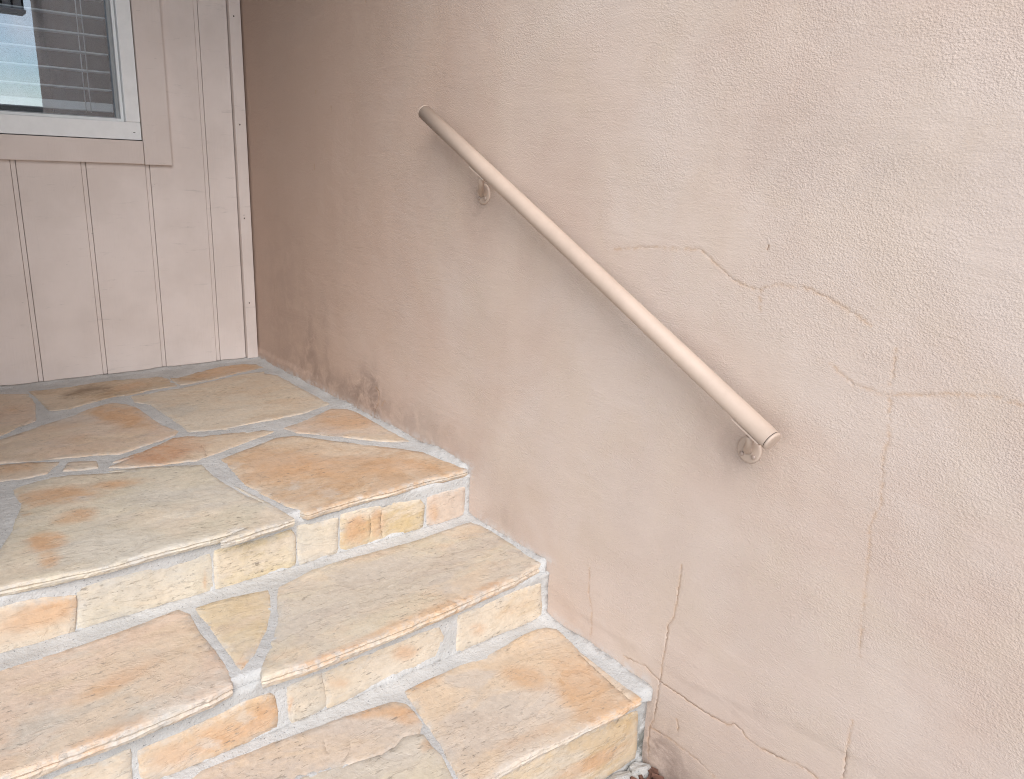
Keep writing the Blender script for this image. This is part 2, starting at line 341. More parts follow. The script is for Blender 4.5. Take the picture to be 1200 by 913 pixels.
def tube(name, path, radii, mat, parent=None, n=24, caps=True, up=(0, 0, 1)):
    pts = [Vector(p) for p in path]
    base = pts[0].copy()
    verts, faces = [], []
    ref = Vector(up)
    for i, p in enumerate(pts):
        t = (pts[min(i + 1, len(pts) - 1)] - pts[max(i - 1, 0)]).normalized()
        a = ref - t * ref.dot(t)
        if a.length < 1e-4:
            a = Vector((1, 0, 0)) - t * t.x
        a.normalize()
        b = t.cross(a)
        r = radii[i] if hasattr(radii, '__len__') else radii
        for k in range(n):
            an = 2 * math.pi * k / n
            verts.append(p - base + a * (math.cos(an) * r) + b * (math.sin(an) * r))
    for i in range(len(pts) - 1):
        for k in range(n):
            k2 = (k + 1) % n
            faces.append((i * n + k, i * n + k2, (i + 1) * n + k2, (i + 1) * n + k))
    if caps:
        faces.append(tuple(range(n - 1, -1, -1)))
        faces.append(tuple((len(pts) - 1) * n + k for k in range(n)))
    me = bpy.data.meshes.new(name)
    me.from_pydata(verts, [], faces)
    me.polygons.foreach_set('use_smooth', [len(p.vertices) == 4 for p in me.polygons])
    me.materials.append(mat)
    o = bpy.data.objects.new(name, me)
    o.location = base
    return link(o, parent)

def nz(x, y, z=0.0):
    return noise.noise(Vector((x, y, z)))

def fbm(x, y, z=0.0, oct=3):
    s, a, f = 0.0, 1.0, 1.0
    for _ in range(oct):
        s += a * nz(x * f, y * f, z + 7.1 * f)
        a *= 0.5
        f *= 2.1
    return s

def smooth(a, b, x):
    t = min(1.0, max(0.0, (x - a) / (b - a)))
    return t * t * (3 - 2 * t)

# ------------------------------------------------------------------ materials
def new_mat(name):
    mt = bpy.data.materials.new(name)
    mt.use_nodes = True
    t = mt.node_tree
    return mt, t, t.nodes['Principled BSDF']

class NB:
    """small node-graph builder"""
    def __init__(self, tree):
        self.t = tree
    def n(self, kind, **kw):
        nd = self.t.nodes.new(kind)
        for k, v in kw.items():
            setattr(nd, k, v)
        return nd
    def put(self, sock, v):
        if hasattr(v, 'is_linked') or isinstance(v, bpy.types.NodeSocket):
            self.t.links.new(v, sock)
        elif isinstance(v, tuple) and len(v) == 3 and sock.type == 'RGBA':
            sock.default_value = (*v, 1.0)
        else:
            sock.default_value = v
    def coord(self):
        return self.n('ShaderNodeTexCoord').outputs['Object']
    def geo_pos(self):
        return self.n('ShaderNodeNewGeometry').outputs['Position']
    def mapping(self, vec, scale=(1, 1, 1), loc=(0, 0, 0), rot=(0, 0, 0)):
        m_ = self.n('ShaderNodeMapping')
        self.put(m_.inputs['Vector'], vec)
        m_.inputs['Scale'].default_value = scale
        m_.inputs['Location'].default_value = loc
        m_.inputs['Rotation'].default_value = rot
        return m_.outputs[0]
    def noise(self, vec, scale, detail=4.0, rough=0.55, dist=0.0):
        nd = self.n('ShaderNodeTexNoise')
        self.put(nd.inputs['Vector'], vec)
        nd.inputs['Scale'].default_value = scale
        nd.inputs['Detail'].default_value = detail
        nd.inputs['Roughness'].default_value = rough
        nd.inputs['Distortion'].default_value = dist
        return nd.outputs[0]
    def voronoi(self, vec, scale, feature='F1', out='Distance'):
        nd = self.n('ShaderNodeTexVoronoi', feature=feature)
        self.put(nd.inputs['Vector'], vec)
        nd.inputs['Scale'].default_value = scale
        return nd.outputs[out]
    def math(self, op, a, b=None, clamp=False):
        nd = self.n('ShaderNodeMath', operation=op, use_clamp=clamp)
        self.put(nd.inputs[0], a)
        if b is not None:
            self.put(nd.inputs[1], b)
        return nd.outputs[0]
    def ss(self, v, lo, hi, to_lo=0.0, to_hi=1.0):
        nd = self.n('ShaderNodeMapRange', interpolation_type='SMOOTHSTEP')
        self.put(nd.inputs['Value'], v)
        nd.inputs['From Min'].default_value = lo
        nd.inputs['From Max'].default_value = hi
        nd.inputs['To Min'].default_value = to_lo
        nd.inputs['To Max'].default_value = to_hi
        return nd.outputs[0]
    def mix(self, fac, a, b, blend='MIX'):
        nd = self.n('ShaderNodeMix', data_type='RGBA', blend_type=blend)
        self.put(nd.inputs[0], fac)
        self.put(nd.inputs[6], a)
        self.put(nd.inputs[7], b)
        return nd.outputs[2]
    def attr(self, name):
        return self.n('ShaderNodeAttribute', attribute_name=name).outputs['Fac']
    def bump(self, h, strength, dist, normal=None):
        nd = self.n('ShaderNodeBump')
        self.put(nd.inputs['Height'], h)
        nd.inputs['Strength'].default_value = strength
        nd.inputs['Distance'].default_value = dist
        if normal is not None:
            self.put(nd.inputs['Normal'], normal)
        return nd.outputs[0]

def stone_mat(name, base, cream, grey, rust, seed, rustiness=0.0, greyness=0.0):
    mt, t, bs = new_mat(name)
    g = NB(t)
    p = g.mapping(g.geo_pos(), loc=(seed * 3.7, seed * 1.9, seed * 2.3))
    st = g.mapping(p, scale=(1.0, 0.55, 1.6), rot=(0, 0, 0.25))      # bedding runs along the slab
    n1 = g.noise(st, 5.0, 9, 0.70, 0.6)
    n2 = g.noise(st, 3.6, 9, 0.70, 0.8)
    n3 = g.noise(g.mapping(st, loc=(9, 4, 2)), 11.0, 6, 0.65, 0.8)
    nf = g.noise(p, 75.0, 5, 0.7)
    c = g.mix(g.ss(n1, 0.43, 0.57), base, cream)
    gm = g.math('ADD', g.math('MULTIPLY', g.attr('grey'), 0.45), g.math('ADD', n3, greyness))
    c = g.mix(g.math('MULTIPLY', g.ss(gm, 0.52, 0.76), 0.75), c, grey)
    rm = g.math('ADD', g.math('MULTIPLY', g.attr('rust'), 0.42), g.math('ADD', n2, rustiness))
    c = g.mix(g.math('MULTIPLY', g.ss(rm, 0.57, 0.86), 0.85), c, rust)
    pm = g.math('ADD', g.math('MULTIPLY', g.attr('pale'), 0.42), g.math('SUBTRACT', g.noise(st, 16.0, 6, 0.7, 0.5), 0.05))
    c = g.mix(g.math('MULTIPLY', g.ss(pm, 0.58, 0.80), 0.6), c, (0.60, 0.545, 0.48))
    dm = g.math('ADD', g.math('MULTIPLY', g.attr('dark'), 0.40), g.noise(g.mapping(st, loc=(3, 1, 8)), 14.0, 7, 0.7, 1.0))
    c = g.mix(g.math('MULTIPLY', g.ss(dm, 0.62, 0.86), 0.7), c, (0.19, 0.125, 0.075))
    # split edges show paler, streaky bedding
    em = g.math('MULTIPLY', g.attr('edge'), g.ss(g.noise(g.mapping(p, scale=(0.5, 0.5, 5.0)), 26.0, 6, 0.75, 0.5), 0.40, 0.56))
    c = g.mix(g.math('MULTIPLY', em, 0.75), c, (0.66, 0.57, 0.46))
    sm_ = g.math('MULTIPLY', g.attr('rim'), g.ss(g.noise(p, 36.0, 6, 0.72, 0.4), 0.42, 0.62))
    c = g.mix(g.math('MULTIPLY', sm_, 0.7), c, (0.50, 0.485, 0.46))        # mortar smeared over the edges
    # fine grain, thin dark partings and pits
    c = g.mix(0.55, c, g.mix(g.ss(nf, 0.25, 0.75), (0.58, 0.57, 0.56), (0.95, 0.955, 0.96)), 'MULTIPLY')
    fl = g.noise(g.mapping(p, scale=(1.3, 0.36, 1.3), rot=(0, 0, 0.2)), 120.0, 4, 0.72)
    zone = g.ss(g.noise(p, 9.0, 3), 0.38, 0.62)
    c = g.mix(g.math('MULTIPLY', g.math('MULTIPLY', g.ss(fl, 0.585, 0.64), zone), 0.75), c, (0.17, 0.14, 0.11))
    q = g.noise(g.mapping(p, scale=(1.0, 0.5, 1.5), loc=(1, 5, 3)), 9.0, 7, 0.64, 0.5)
    l1 = g.ss(g.math('ABSOLUTE', g.math('SUBTRACT', q, 0.5)), 0.0, 0.011, 1.0, 0.0)
    l2 = g.ss(g.math('ABSOLUTE', g.math('SUBTRACT', q, 0.585)), 0.0, 0.011, 1.0, 0.0)
    ln = g.math('MULTIPLY', g.math('MAXIMUM', l1, l2), g.ss(g.noise(p, 13.0, 3), 0.45, 0.6))
    c = g.mix(g.math('MULTIPLY', ln, 0.20), c, (0.25, 0.175, 0.115))
    c = g.mix(g.ss(q, 0.49, 0.51, 0.0, 0.22), c, cream)
    c = g.mix(g.math('MULTIPLY', g.ss(g.attr('split'), 0.1, 0.9), 0.85), c, (0.10, 0.065, 0.04))
    # a film of dust dulls every slab a little, in patches
    c = g.mix(g.ss(g.noise(p, 5.5, 7, 0.7, 0.5), 0.35, 0.65, 0.0, 0.26), c, (0.58, 0.54, 0.48))
    t.links.new(c, bs.inputs['Base Color'])
    bs.inputs['Roughness'].default_value = 0.72
    bs.inputs['Specular IOR Level'].default_value = 0.35
    h0 = g.math('MULTIPLY', g.math('ADD', g.ss(q, 0.488, 0.512), g.ss(q, 0.575, 0.595)), 0.28)
    h = g.math('ADD', g.math('ADD', h0, g.noise(st, 34.0, 7, 0.68, 0.4)), g.math('MULTIPLY', nf, 0.45))
    h = g.math('SUBTRACT', h, g.math('MULTIPLY', g.ss(fl, 0.58, 0.72), 0.25))
    t.links.new(g.bump(h, 0.55, 0.0035), bs.inputs['Normal'])
    return mt

TAN, CREAM, GREY, RUST = (0.64, 0.495, 0.355), (0.66, 0.555, 0.43), (0.55, 0.505, 0.435), (0.60, 0.355, 0.19)
PINK, BROWN, PURPLE, OLIVE = (0.64, 0.485, 0.37), (0.49, 0.345, 0.22), (0.52, 0.435, 0.38), (0.61, 0.525, 0.395)
STONE_LOOK = {   # base, second, grey, rust, rustiness, greyness
    'L1': (TAN, PINK, GREY, RUST, -0.02, 0.0), 'L2': (BROWN, TAN, OLIVE, RUST, -0.04, 0.0), 'L3': (BROWN, TAN, GREY, RUST, 0.06, -0.05),
    'L4': (TAN, CREAM, GREY, RUST, -0.06, 0.0), 'L5': (TAN, PINK, PURPLE, RUST, 0.0, 0.0), 'L6': (PINK, TAN, GREY, (0.55, 0.28, 0.145), 0.04, -0.1),
    'L7': (CREAM, (0.60, 0.53, 0.41), GREY, RUST, -0.03, 0.04), 'L8': (TAN, (0.54, 0.355, 0.215), PURPLE, RUST, 0.04, -0.02), 'L9': (TAN, PINK, PURPLE, RUST, 0.02, 0.0),
    'L10': (PINK, TAN, GREY, RUST, 0.0, 0.0), 'L11': (PINK, CREAM, PURPLE, RUST, -0.05, 0.05), 'L12': (CREAM, OLIVE, GREY, RUST, 0, 0.05),
    'R1a': (CREAM, TAN, OLIVE, RUST, 0.06, -0.05), 'R1b': (CREAM, OLIVE, GREY, RUST, -0.1, 0.08), 'R1c': (CREAM, (0.64, 0.52, 0.34), OLIVE, RUST, -0.08, 0.0),
    'R1d': (CREAM, OLIVE, GREY, RUST, -0.1, 0.08), 'R1e': (CREAM, (0.56, 0.42, 0.23), OLIVE, RUST, 0.0, 0.0), 'R1f': (PINK, (0.60, 0.46, 0.36), GREY, RUST, -0.06, -0.05),
    'T2a': (TAN, PINK, GREY, RUST, -0.02, 0.02), 'T2b': (TAN, (0.62, 0.485, 0.31), OLIVE, RUST, -0.08, 0.0), 'T2c': (TAN, OLIVE, (0.53, 0.455, 0.385), RUST, -0.05, 0.06),
    'R2a': (CREAM, TAN, GREY, RUST, 0.0, 0.05), 'R2b': ((0.66, 0.55, 0.45), (0.60, 0.42, 0.26), (0.60, 0.52, 0.46), RUST, 0.07, -0.05), 'R2c': (CREAM, (0.55, 0.48, 0.39), GREY, RUST, -0.1, 0.08),
    'R2d': (CREAM, (0.62, 0.50, 0.36), (0.55, 0.49, 0.42), RUST, -0.04, 0.0), 'R2e': ((0.60, 0.47, 0.32), CREAM, GREY, RUST, -0.02, -0.05),
    'T3a': ((0.66, 0.50, 0.345), TAN, (0.56, 0.48, 0.41), (0.58, 0.325, 0.15), -0.02, 0.02), 'T3b': (TAN, (0.60, 0.48, 0.375), (0.55, 0.465, 0.40), RUST, -0.02, 0.05),
    'T3c': (CREAM, OLIVE, (0.57, 0.50, 0.43), RUST, -0.08, 0.08), 'R3a': ((0.60, 0.43, 0.245), CREAM, GREY, RUST, 0.03, -0.08),
}

def mortar_mat():
    mt, t, bs = new_mat('mortar')
    g = NB(t)
    p = g.geo_pos()
    c = g.mix(g.ss(g.noise(p, 9.0, 5, 0.6), 0.35, 0.65), (0.475, 0.463, 0.445), (0.58, 0.568, 0.55))
    c = g.mix(g.math('MULTIPLY', g.noise(p, 140.0, 3, 0.7), 0.6), c, (0.40, 0.395, 0.385))
    c = g.mix(g.math('MULTIPLY', g.ss(g.noise(p, 210.0, 2, 0.6), 0.64, 0.72), 0.8), c, (0.16, 0.16, 0.165))
    c = g.mix(g.math('MULTIPLY', g.attr('dark'), g.ss(g.noise(p, 30.0, 5, 0.7), 0.35, 0.55)), c, (0.13, 0.13, 0.11))
    t.links.new(c, bs.inputs['Base Color'])
    bs.inputs['Roughness'].default_value = 0.9
    bs.inputs['Specular IOR Level'].default_value = 0.2
    h = g.math('ADD', g.noise(p, 120.0, 4, 0.7), g.math('MULTIPLY', g.noise(p, 45.0, 4, 0.6), 1.2))
    t.links.new(g.bump(h, 0.7, 0.004), bs.inputs['Normal'])
    return mt

def stucco_mat():
    mt, t, bs = new_mat('stucco')
    g = NB(t)
    p = g.geo_pos()
    pw = g.mapping(p, scale=(0.75, 1.0, 1.0), rot=(0, 0.30, 0))
    big = g.noise(p, 1.7, 5, 0.6, 0.6)
    mid = g.noise(g.mapping(p, loc=(5, 2, 9)), 5.0, 6, 0.65, 0.4)
    c = g.mix(g.ss(big, 0.34, 0.66), (0.51, 0.392, 0.325), (0.56, 0.463, 0.402))
    c = g.mix(g.math('MULTIPLY', g.ss(mid, 0.42, 0.68), 0.45), c, (0.535, 0.43, 0.345))
    # vertical rain-washed fading
    wash = g.noise(g.mapping(p, scale=(2.4, 1, 0.35)), 2.2, 5, 0.6, 0.3)
    c = g.mix(g.math('MULTIPLY', g.ss(wash, 0.50, 0.70), 0.35), c, (0.585, 0.48, 0.405))
    # warm brown shade of the left corner, painted into the wall colour
    shade_mask = g.math('ADD', g.attr('ramp'), g.math('MULTIPLY', g.math('SUBTRACT', g.noise(g.mapping(p, loc=(8, 3, 1)), 2.6, 5, 0.6, 0.5), 0.5), 0.9))
    c = g.mix(g.math('MULTIPLY', g.ss(shade_mask, 0.05, 0.95, 1.0, 0.0), 0.8), c, (0.515, 0.365, 0.285))
    stain = g.math('MULTIPLY', g.attr('stain'), g.ss(g.noise(p, 16.0, 6, 0.7, 0.6), 0.30, 0.62))
    c = g.mix(g.math('MULTIPLY', stain, 0.75), c, (0.20, 0.145, 0.12))
    ru = g.math('MULTIPLY', g.attr('rust'), g.ss(g.noise(p, 60.0, 4, 0.7), 0.35, 0.6))
    c = g.mix(g.math('MULTIPLY', ru, 0.5), c, (0.44, 0.27, 0.15))
    c = g.mix(g.math('MULTIPLY', g.attr('cement'), g.ss(g.noise(p, 38.0, 5, 0.7), 0.40, 0.62)), c, (0.55, 0.52, 0.50))
    c = g.mix(g.math('MULTIPLY', g.ss(g.attr('crack'), 0.05, 1.0), 0.85), c, (0.20, 0.12, 0.08))
    fine = g.noise(p, 320.0, 3, 0.6)
    c = g.mix(0.35, c, g.mix(fine, (0.75, 0.74, 0.73), (1.24, 1.24, 1.24)), 'MULTIPLY')
    t.links.new(c, bs.inputs['Base Color'])
    bs.inputs['Roughness'].default_value = 0.80
    bs.inputs['Specular IOR Level'].default_value = 0.30
    dash = g.noise(pw, 430.0, 2, 0.5, 0.1)
    knob = g.ss(g.voronoi(g.mapping(pw, loc=(1, 2, 3)), 270.0, 'SMOOTH_F1'), 0.12, 0.55, 1.0, 0.0)
    zone = g.ss(g.noise(g.mapping(p, loc=(2, 7, 4)), 4.0, 4, 0.6), 0.36, 0.62, 0.25, 1.0)
    h = g.math('ADD', g.math('MULTIPLY', g.ss(dash, 0.36, 0.70), 1.0), g.math('MULTIPLY', knob, 0.7))
    h = g.math('MULTIPLY', h, g.math('MULTIPLY', zone, g.attr('rough')))
    h = g.math('ADD', h, g.math('MULTIPLY', g.noise(g.mapping(p, scale=(0.35, 1, 1.4)), 24.0, 5, 0.7, 0.2), 0.9))
    h = g.math('ADD', h, g.math('MULTIPLY', g.noise(p, 620.0, 3, 0.7), 0.55))
    h = g.math('ADD', h, g.math('MULTIPLY', g.ss(g.noise(g.mapping(p, scale=(0.5, 1, 2.0), rot=(0, 0.5, 0)), 8.0, 6, 0.7, 0.6), 0.3, 0.7), 1.3))
    t.links.new(g.bump(h, 0.43, 0.0014), bs.inputs['Normal'])
    return mt

def painted_wood(name, col, var=0.05, rough=0.55):
    mt, t, bs = new_mat(name)
    g = NB(t)
    p = g.geo_pos()
    big = g.noise(p, 3.5, 4, 0.6)
    c = g.mix(g.ss(big, 0.35, 0.65), tuple(x * (1 - var) for x in col), tuple(x * (1 + var) for x in (col[0], col[1] * 1.01, col[2] * 1.02)))
    scuff = g.noise(g.mapping(p, scale=(1, 0.25, 1.6)), 26.0, 6, 0.75, 0.6)
    c = g.mix(g.math('MULTIPLY', g.ss(scuff, 0.58, 0.74), 0.5), c, tuple(x * 0.62 for x in col))
    nick = g.noise(g.mapping(p, scale=(1, 0.35, 1.4)), 60.0, 3, 0.6)
    c = g.mix(g.math('MULTIPLY', g.ss(nick, 0.72, 0.78), 0.6), c, tuple(x * 0.4 for x in col))
    t.links.new(c, bs.inputs['Base Color'])
    bs.inputs['Roughness'].default_value = rough
    bs.inputs['Specular IOR Level'].default_value = 0.35
    grain = g.noise(g.mapping(p, scale=(1, 1, 0.06)), 150.0, 5, 0.65, 0.2)
    h = g.math('ADD', g.math('MULTIPLY', grain, 1.0), g.math('MULTIPLY', scuff, 0.8))
    t.links.new(g.bump(h, 0.30, 0.0022), bs.inputs['Normal'])
    return mt

def plain(name, col, rough=0.5, var=0.06, scale=30.0, bump=0.0, spec=0.5, metal=0.0):
    mt, t, bs = new_mat(name)
    g = NB(t)
    p = g.geo_pos()
    n_ = g.noise(p, scale, 5, 0.65)
    c = g.mix(g.ss(n_, 0.3, 0.7), tuple(x * (1 - var) for x in col), tuple(min(1, x * (1 + var)) for x in col))
    t.links.new(c, bs.inputs['Base Color'])
    bs.inputs['Roughness'].default_value = rough
    bs.inputs['Specular IOR Level'].default_value = spec
    bs.inputs['Metallic'].default_value = metal
    if bump > 0:
        t.links.new(g.bump(g.noise(p, scale * 6, 3, 0.6), bump, 0.001), bs.inputs['Normal'])
    return mt

def glass_mat():
    mt = bpy.data.materials.new('window_glass')
    mt.use_nodes = True
    t = mt.node_tree
    t.nodes.clear()
    g = NB(t)
    out = g.n('ShaderNodeOutputMaterial')
    gl = g.n('ShaderNodeBsdfGlossy')
    gl.inputs['Roughness'].default_value = 0.0
    gl.inputs['Color'].default_value = (0.82, 0.89, 1.0, 1)      # coated glass mirrors bluish
    tr = g.n('ShaderNodeBsdfTransparent')
    tr.inputs['Color'].default_value = (0.90, 0.92, 0.92, 1)
    fr = g.n('ShaderNodeFresnel')
    fr.inputs['IOR'].default_value = 2.05
    mx = g.n('ShaderNodeMixShader')
    t.links.new(fr.outputs[0], mx.inputs[0])
    t.links.new(tr.outputs[0], mx.inputs[1])
    t.links.new(gl.outputs[0], mx.inputs[2])
    t.links.new(mx.outputs[0], out.inputs['Surface'])
    return mt

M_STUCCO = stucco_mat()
M_MORTAR = mortar_mat()
SIDING = (0.73, 0.63, 0.57)
M_SIDING = painted_wood('siding_paint', SIDING)
M_CASING = painted_wood('casing_paint', (0.71, 0.61, 0.55), 0.04)
M_VINYL = plain('white_vinyl', (0.84, 0.84, 0.825), 0.35, 0.03)
M_GASKET = plain('grey_spacer', (0.33, 0.34, 0.34), 0.5)
M_GLASS = glass_mat()
M_SLAT = plain('blind_slat', (0.80, 0.80, 0.79), 0.5, 0.04)
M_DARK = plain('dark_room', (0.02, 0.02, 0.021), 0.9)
M_RAIL = plain('rail_paint', (0.475, 0.368, 0.297), 0.50, 0.05, 14.0, 0.10, 0.35)
M_SCREW = plain('screw_paint', (0.36, 0.27, 0.22), 0.3, 0.05, 60.0, 0.0, 0.6)
M_GAP = plain('black_rubber', (0.03, 0.03, 0.03), 0.6)
M_BLOCKER = plain('blocker_paint', (0.14, 0.105, 0.085), 0.7)  # dark paint for the unseen roof and side wall added for shade
M_GROUND = plain('concrete', (0.40, 0.39, 0.37), 0.9, 0.15, 6.0, 0.4)
M_MULCH = plain('bark', (0.115, 0.055, 0.038), 0.9, 0.4, 40.0)
M_NAIL = plain('nail_head', (0.10, 0.07, 0.055), 0.7)
M_ADDED_WALL = plain('added_wall_paint', (0.30, 0.27, 0.24), 0.9)
M_IRON = plain('lantern_iron', (0.03, 0.03, 0.032), 0.5)
M_OPAL = plain('lantern_glass', (0.75, 0.75, 0.73), 0.3)

# ------------------------------------------------------------------ ground
gs = 60.0
mesh_obj('ground', [(-gs, -gs, GROUND), (gs, -gs, GROUND), (gs, gs, GROUND), (-gs, gs, GROUND)], [(0, 1, 2, 3)], M_GROUND)['kind'] = 'structure'

# ------------------------------------------------------------------ stucco wall
def polyline(pts, step, jit, r):
    out = []
    for (x0, y0), (x1, y1) in zip(pts[:-1], pts[1:]):
        L = math.hypot(x1 - x0, y1 - y0)
        k = max(1, int(L / step))
        for i in range(k):
            f_ = i / k
            j = jit if (i or out) else 0
            out.append((x0 + (x1 - x0) * f_ + r.uniform(-j, j), y0 + (y1 - y0) * f_ + r.uniform(-j, j)))
    out.append(tuple(pts[-1]))
    return out

def build_stucco():
    t = thing('stucco_wall', 'cracked pinkish beige stucco wall beside the stone steps', 'wall', (WALL_END / 2, 0.1, GROUND))
    r = random.Random(3)
    x0, x1, z0, z1 = -0.02, WALL_END, -0.55, 2.55
    P, attr_c, attr_r = [], [], []
    edges = []
    occupied = {}
    def occ(x, z, rad):
        k = int(rad / 0.01) + 1
        for i in range(-k, k + 1):
            for j in range(-k, k + 1):
                occupied[(int(x / 0.01) + i, int(z / 0.01) + j)] = True
    extra = [([[2.2815, 0.670], [2.2805, 0.663]], 1.3), ([[0.70, 0.94], [0.703, 0.92]], 0.8), ([[0.597, 0.99], [0.60, 0.98]], 0.6),
             ([[0.569, 0.766], [0.572, 0.748]], 0.7), ([[1.075, 0.709], [1.076, 0.703]], 0.8), ([[0.922, 1.208], [0.925, 1.203]], 1.0)]
    for pts, w in list(CRACKS) + extra:
        pl = polyline([tuple(p) for p in pts], 0.0045, 0.0016, r)
        n_ = len(pl)
        prev = None
        for i, (x, z) in enumerate(pl):
            a = pl[max(0, i - 1)]
            b = pl[min(n_ - 1, i + 1)]
            tx, tz = b[0] - a[0], b[1] - a[1]
            L = math.hypot(tx, tz) or 1
            nx, nz_ = -tz / L, tx / L
            wd = (0.0005 + 0.0006 * w) * (0.75 + 0.5 * r.random())
            ramp = min(1.0, i / 5.0 + 0.15, (n_ - 1 - i) / 5.0 + 0.15) if n_ > 8 else 1.0
            depth = min(1, w) ** 1.9 * ramp * (0.35 + 0.65 * smooth(-0.35, 0.35, nz(x * 26, z * 26, 3)))
            idx = len(P)
            P.append((x, z)); attr_c.append(depth); attr_r.append(0.9)
            for s in (-1, 1):
                P.append((x + nx * wd * s, z + nz_ * wd * s)); attr_c.append(0.0); attr_r.append(0.75)
                P.append((x + nx * 0.006 * s, z + nz_ * 0.006 * s)); attr_c.append(0.0); attr_r.append(0.05)
            if i in (0, n_ - 1):
                sg = -1 if i == 0 else 1
                P.append((x + tx / L * 0.003 * sg, z + tz / L * 0.003 * sg)); attr_c.append(0.0); attr_r.append(0.0)
            occ(x, z, 0.012)
            if prev is not None:
                edges.append((prev, idx))
            prev = idx
    def add_grid(xa, xb, za, zb, st):
        nxn, nzn = int(round((xb - xa) / st)), int(round((zb - za) / st))
        for i in range(nxn + 1):
            for j in range(nzn + 1):
                x, z = xa + (xb - xa) * i / nxn, za + (zb - za) * j / nzn
                if 0 < i < nxn: x += r.uniform(-.3, .3) * st
                if 0 < j < nzn: z += r.uniform(-.3, .3) * st
                if (int(x / 0.01), int(z / 0.01)) in occupied: continue
                P.append((x, z)); attr_c.append(0.0); attr_r.append(0.0)
    add_grid(x0, x1, z0, z1, 0.020)
    add_grid(0.02, 1.1, 0.0, 0.06, 0.009)
    add_grid(1.9, 2.9, -0.25, -0.16, 0.009)
    vv, ee, ff, ov, _, _ = delaunay_2d_cdt([Vector(p) for p in P], edges, [], 0, 1e-5)
    ridge = [(1.5, -0.222), (1.99, -0.216), (2.118, -0.21), (2.228, -0.214), (2.37, -0.19), (2.472, -0.163), (2.9, -0.12), (4.1, -0.1)]
    def ridge_z(x):
        for (xa, za), (xb, zb) in zip(ridge[:-1], ridge[1:]):
            if xa <= x <= xb:
                return za + (zb - za) * (x - xa) / (xb - xa)
        return -0.9
    stains = [(0.955, 0.08, 0.022, 0.08, 1.0), (0.90, 0.13, 0.05, 0.05, 0.45), (0.87, 0.06, 0.09, 0.06, 0.4), (0.50, 0.15, 0.05, 0.10, 0.5), (0.70, 0.05, 0.35, 0.05, 0.55), (1.20, 0.05, 0.25, 0.06, 0.35),
              (1.475, 0.70, 0.05, 0.07, 0.42), (1.37, 0.83, 0.06, 0.05, 0.35), (2.275, 0.30, 0.045, 0.05, 0.45), (2.48, 0.80, 0.22, 0.05, 0.16), (2.30, 0.86, 0.10, 0.05, 0.12), (2.05, 0.05, 0.20, 0.12, 0.10), (0.62, 0.20, 0.03, 0.14, 0.35), (2.16, -0.46, 0.08, 0.10, 1.2), (2.30, -0.50, 0.25, 0.08, 0.8), (0.30, 0.25, 0.25, 0.3, 0.25), (1.62, -0.08, 0.05, 0.04, 0.3), (1.55, -0.12, .03, .03, .4)]
    verts, A = [], {'crack': [], 'rust': [], 'stain': [], 'rough': [], 'cement': [], 'ramp': []}
    for i, v in enumerate(vv):
        x, z = v.x, v.y
        src = ov[i][0] if ov[i] else -1
        c_, ru = (attr_c[src], attr_r[src]) if src >= 0 else (0.0, 0.0)
        d = 0.0022 * fbm(x * 3.1, z * 3.1, 1.0, 3) + 0.0007 * nz(x * 28, z * 28, 5)
        rz = ridge_z(x)
        below = smooth(rz + 0.006, rz - 0.006, z) * smooth(1.4, 1.7, x)
        d -= 0.0016 * below
        d += 0.0005 * math.exp(-((z - rz - 0.004) / 0.006) ** 2) * smooth(1.4, 1.7, x)
        lip = smooth(0.040, 0.030, z + 0.006 * nz(x * 8, 2)) * smooth(0.62, 0.40, x) * (1 if z > -0.01 else 0)
        d += 0.007 * lip
        d -= 0.0013 * c_
        if x < 0.9:
            d += 0.0010 * nz(x * 40, z * 2.0, 4)
        verts.append((x, -d, z))
        A['crack'].append(c_)
        A['rust'].append(ru)
        st = 0.0
        for sx, sz, rx, rzz, w in stains:
            q = ((x - sx) / rx) ** 2 + ((z - sz) / rzz) ** 2
            if q < 6: st += w * math.exp(-q)
        A['stain'].append(min(1.0, st))
        A['ramp'].append(smooth(0.2, 2.1, x))  # drives the shade tone painted toward the corner
        A['rough'].append((0.45 + 0.55 * smooth(0.7, 1.7, x)) * (1 - 0.55 * below))
        fl = 0.0        # mortar smeared up from the joint between wall and steps
        for lv, (xa, xb) in ((0.0, (0, EDGE[0])), (TREAD[1], (EDGE[0], EDGE[1])), (TREAD[2], (EDGE[1], EDGE[2]))):
            if xa <= x <= xb:
                fl = smooth(0.026, 0.004, z - lv - 0.008 * nz(x * 9, 3.3)) if z > lv - 0.01 else 0.0
        A['cement'].append(fl * 0.9)
    faces = []
    for f_ in ff:
        a, b_, c_ = (vv[k] for k in f_)
        area = (b_.x - a.x) * (c_.y - a.y) - (b_.y - a.y) * (c_.x - a.x)
        faces.append(tuple(f_) if area > 0 else tuple(reversed(f_)))
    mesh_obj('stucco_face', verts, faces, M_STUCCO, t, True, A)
    box('wall_core', (-0.02, 0.012, -0.55), (WALL_END - 0.003, 0.20, 2.56), M_STUCCO, t, 0.0)
build_stucco()

# ------------------------------------------------------------------ stone steps
def resample(poly, step):
    out = []
    n_ = len(poly)
    for i in range(n_):
        a, b = poly[i], poly[(i + 1) % n_]
        L = math.hypot(b[0] - a[0], b[1] - a[1])
        k = max(1, int(round(L / step)))
        for j in range(k):
            out.append((a[0] + (b[0] - a[0]) * j / k, a[1] + (b[1] - a[1]) * j / k))
    return out

def area2(p):
    return 0.5 * sum(p[i][0] * p[(i + 1) % len(p)][1] - p[(i + 1) % len(p)][0] * p[i][1] for i in range(len(p)))

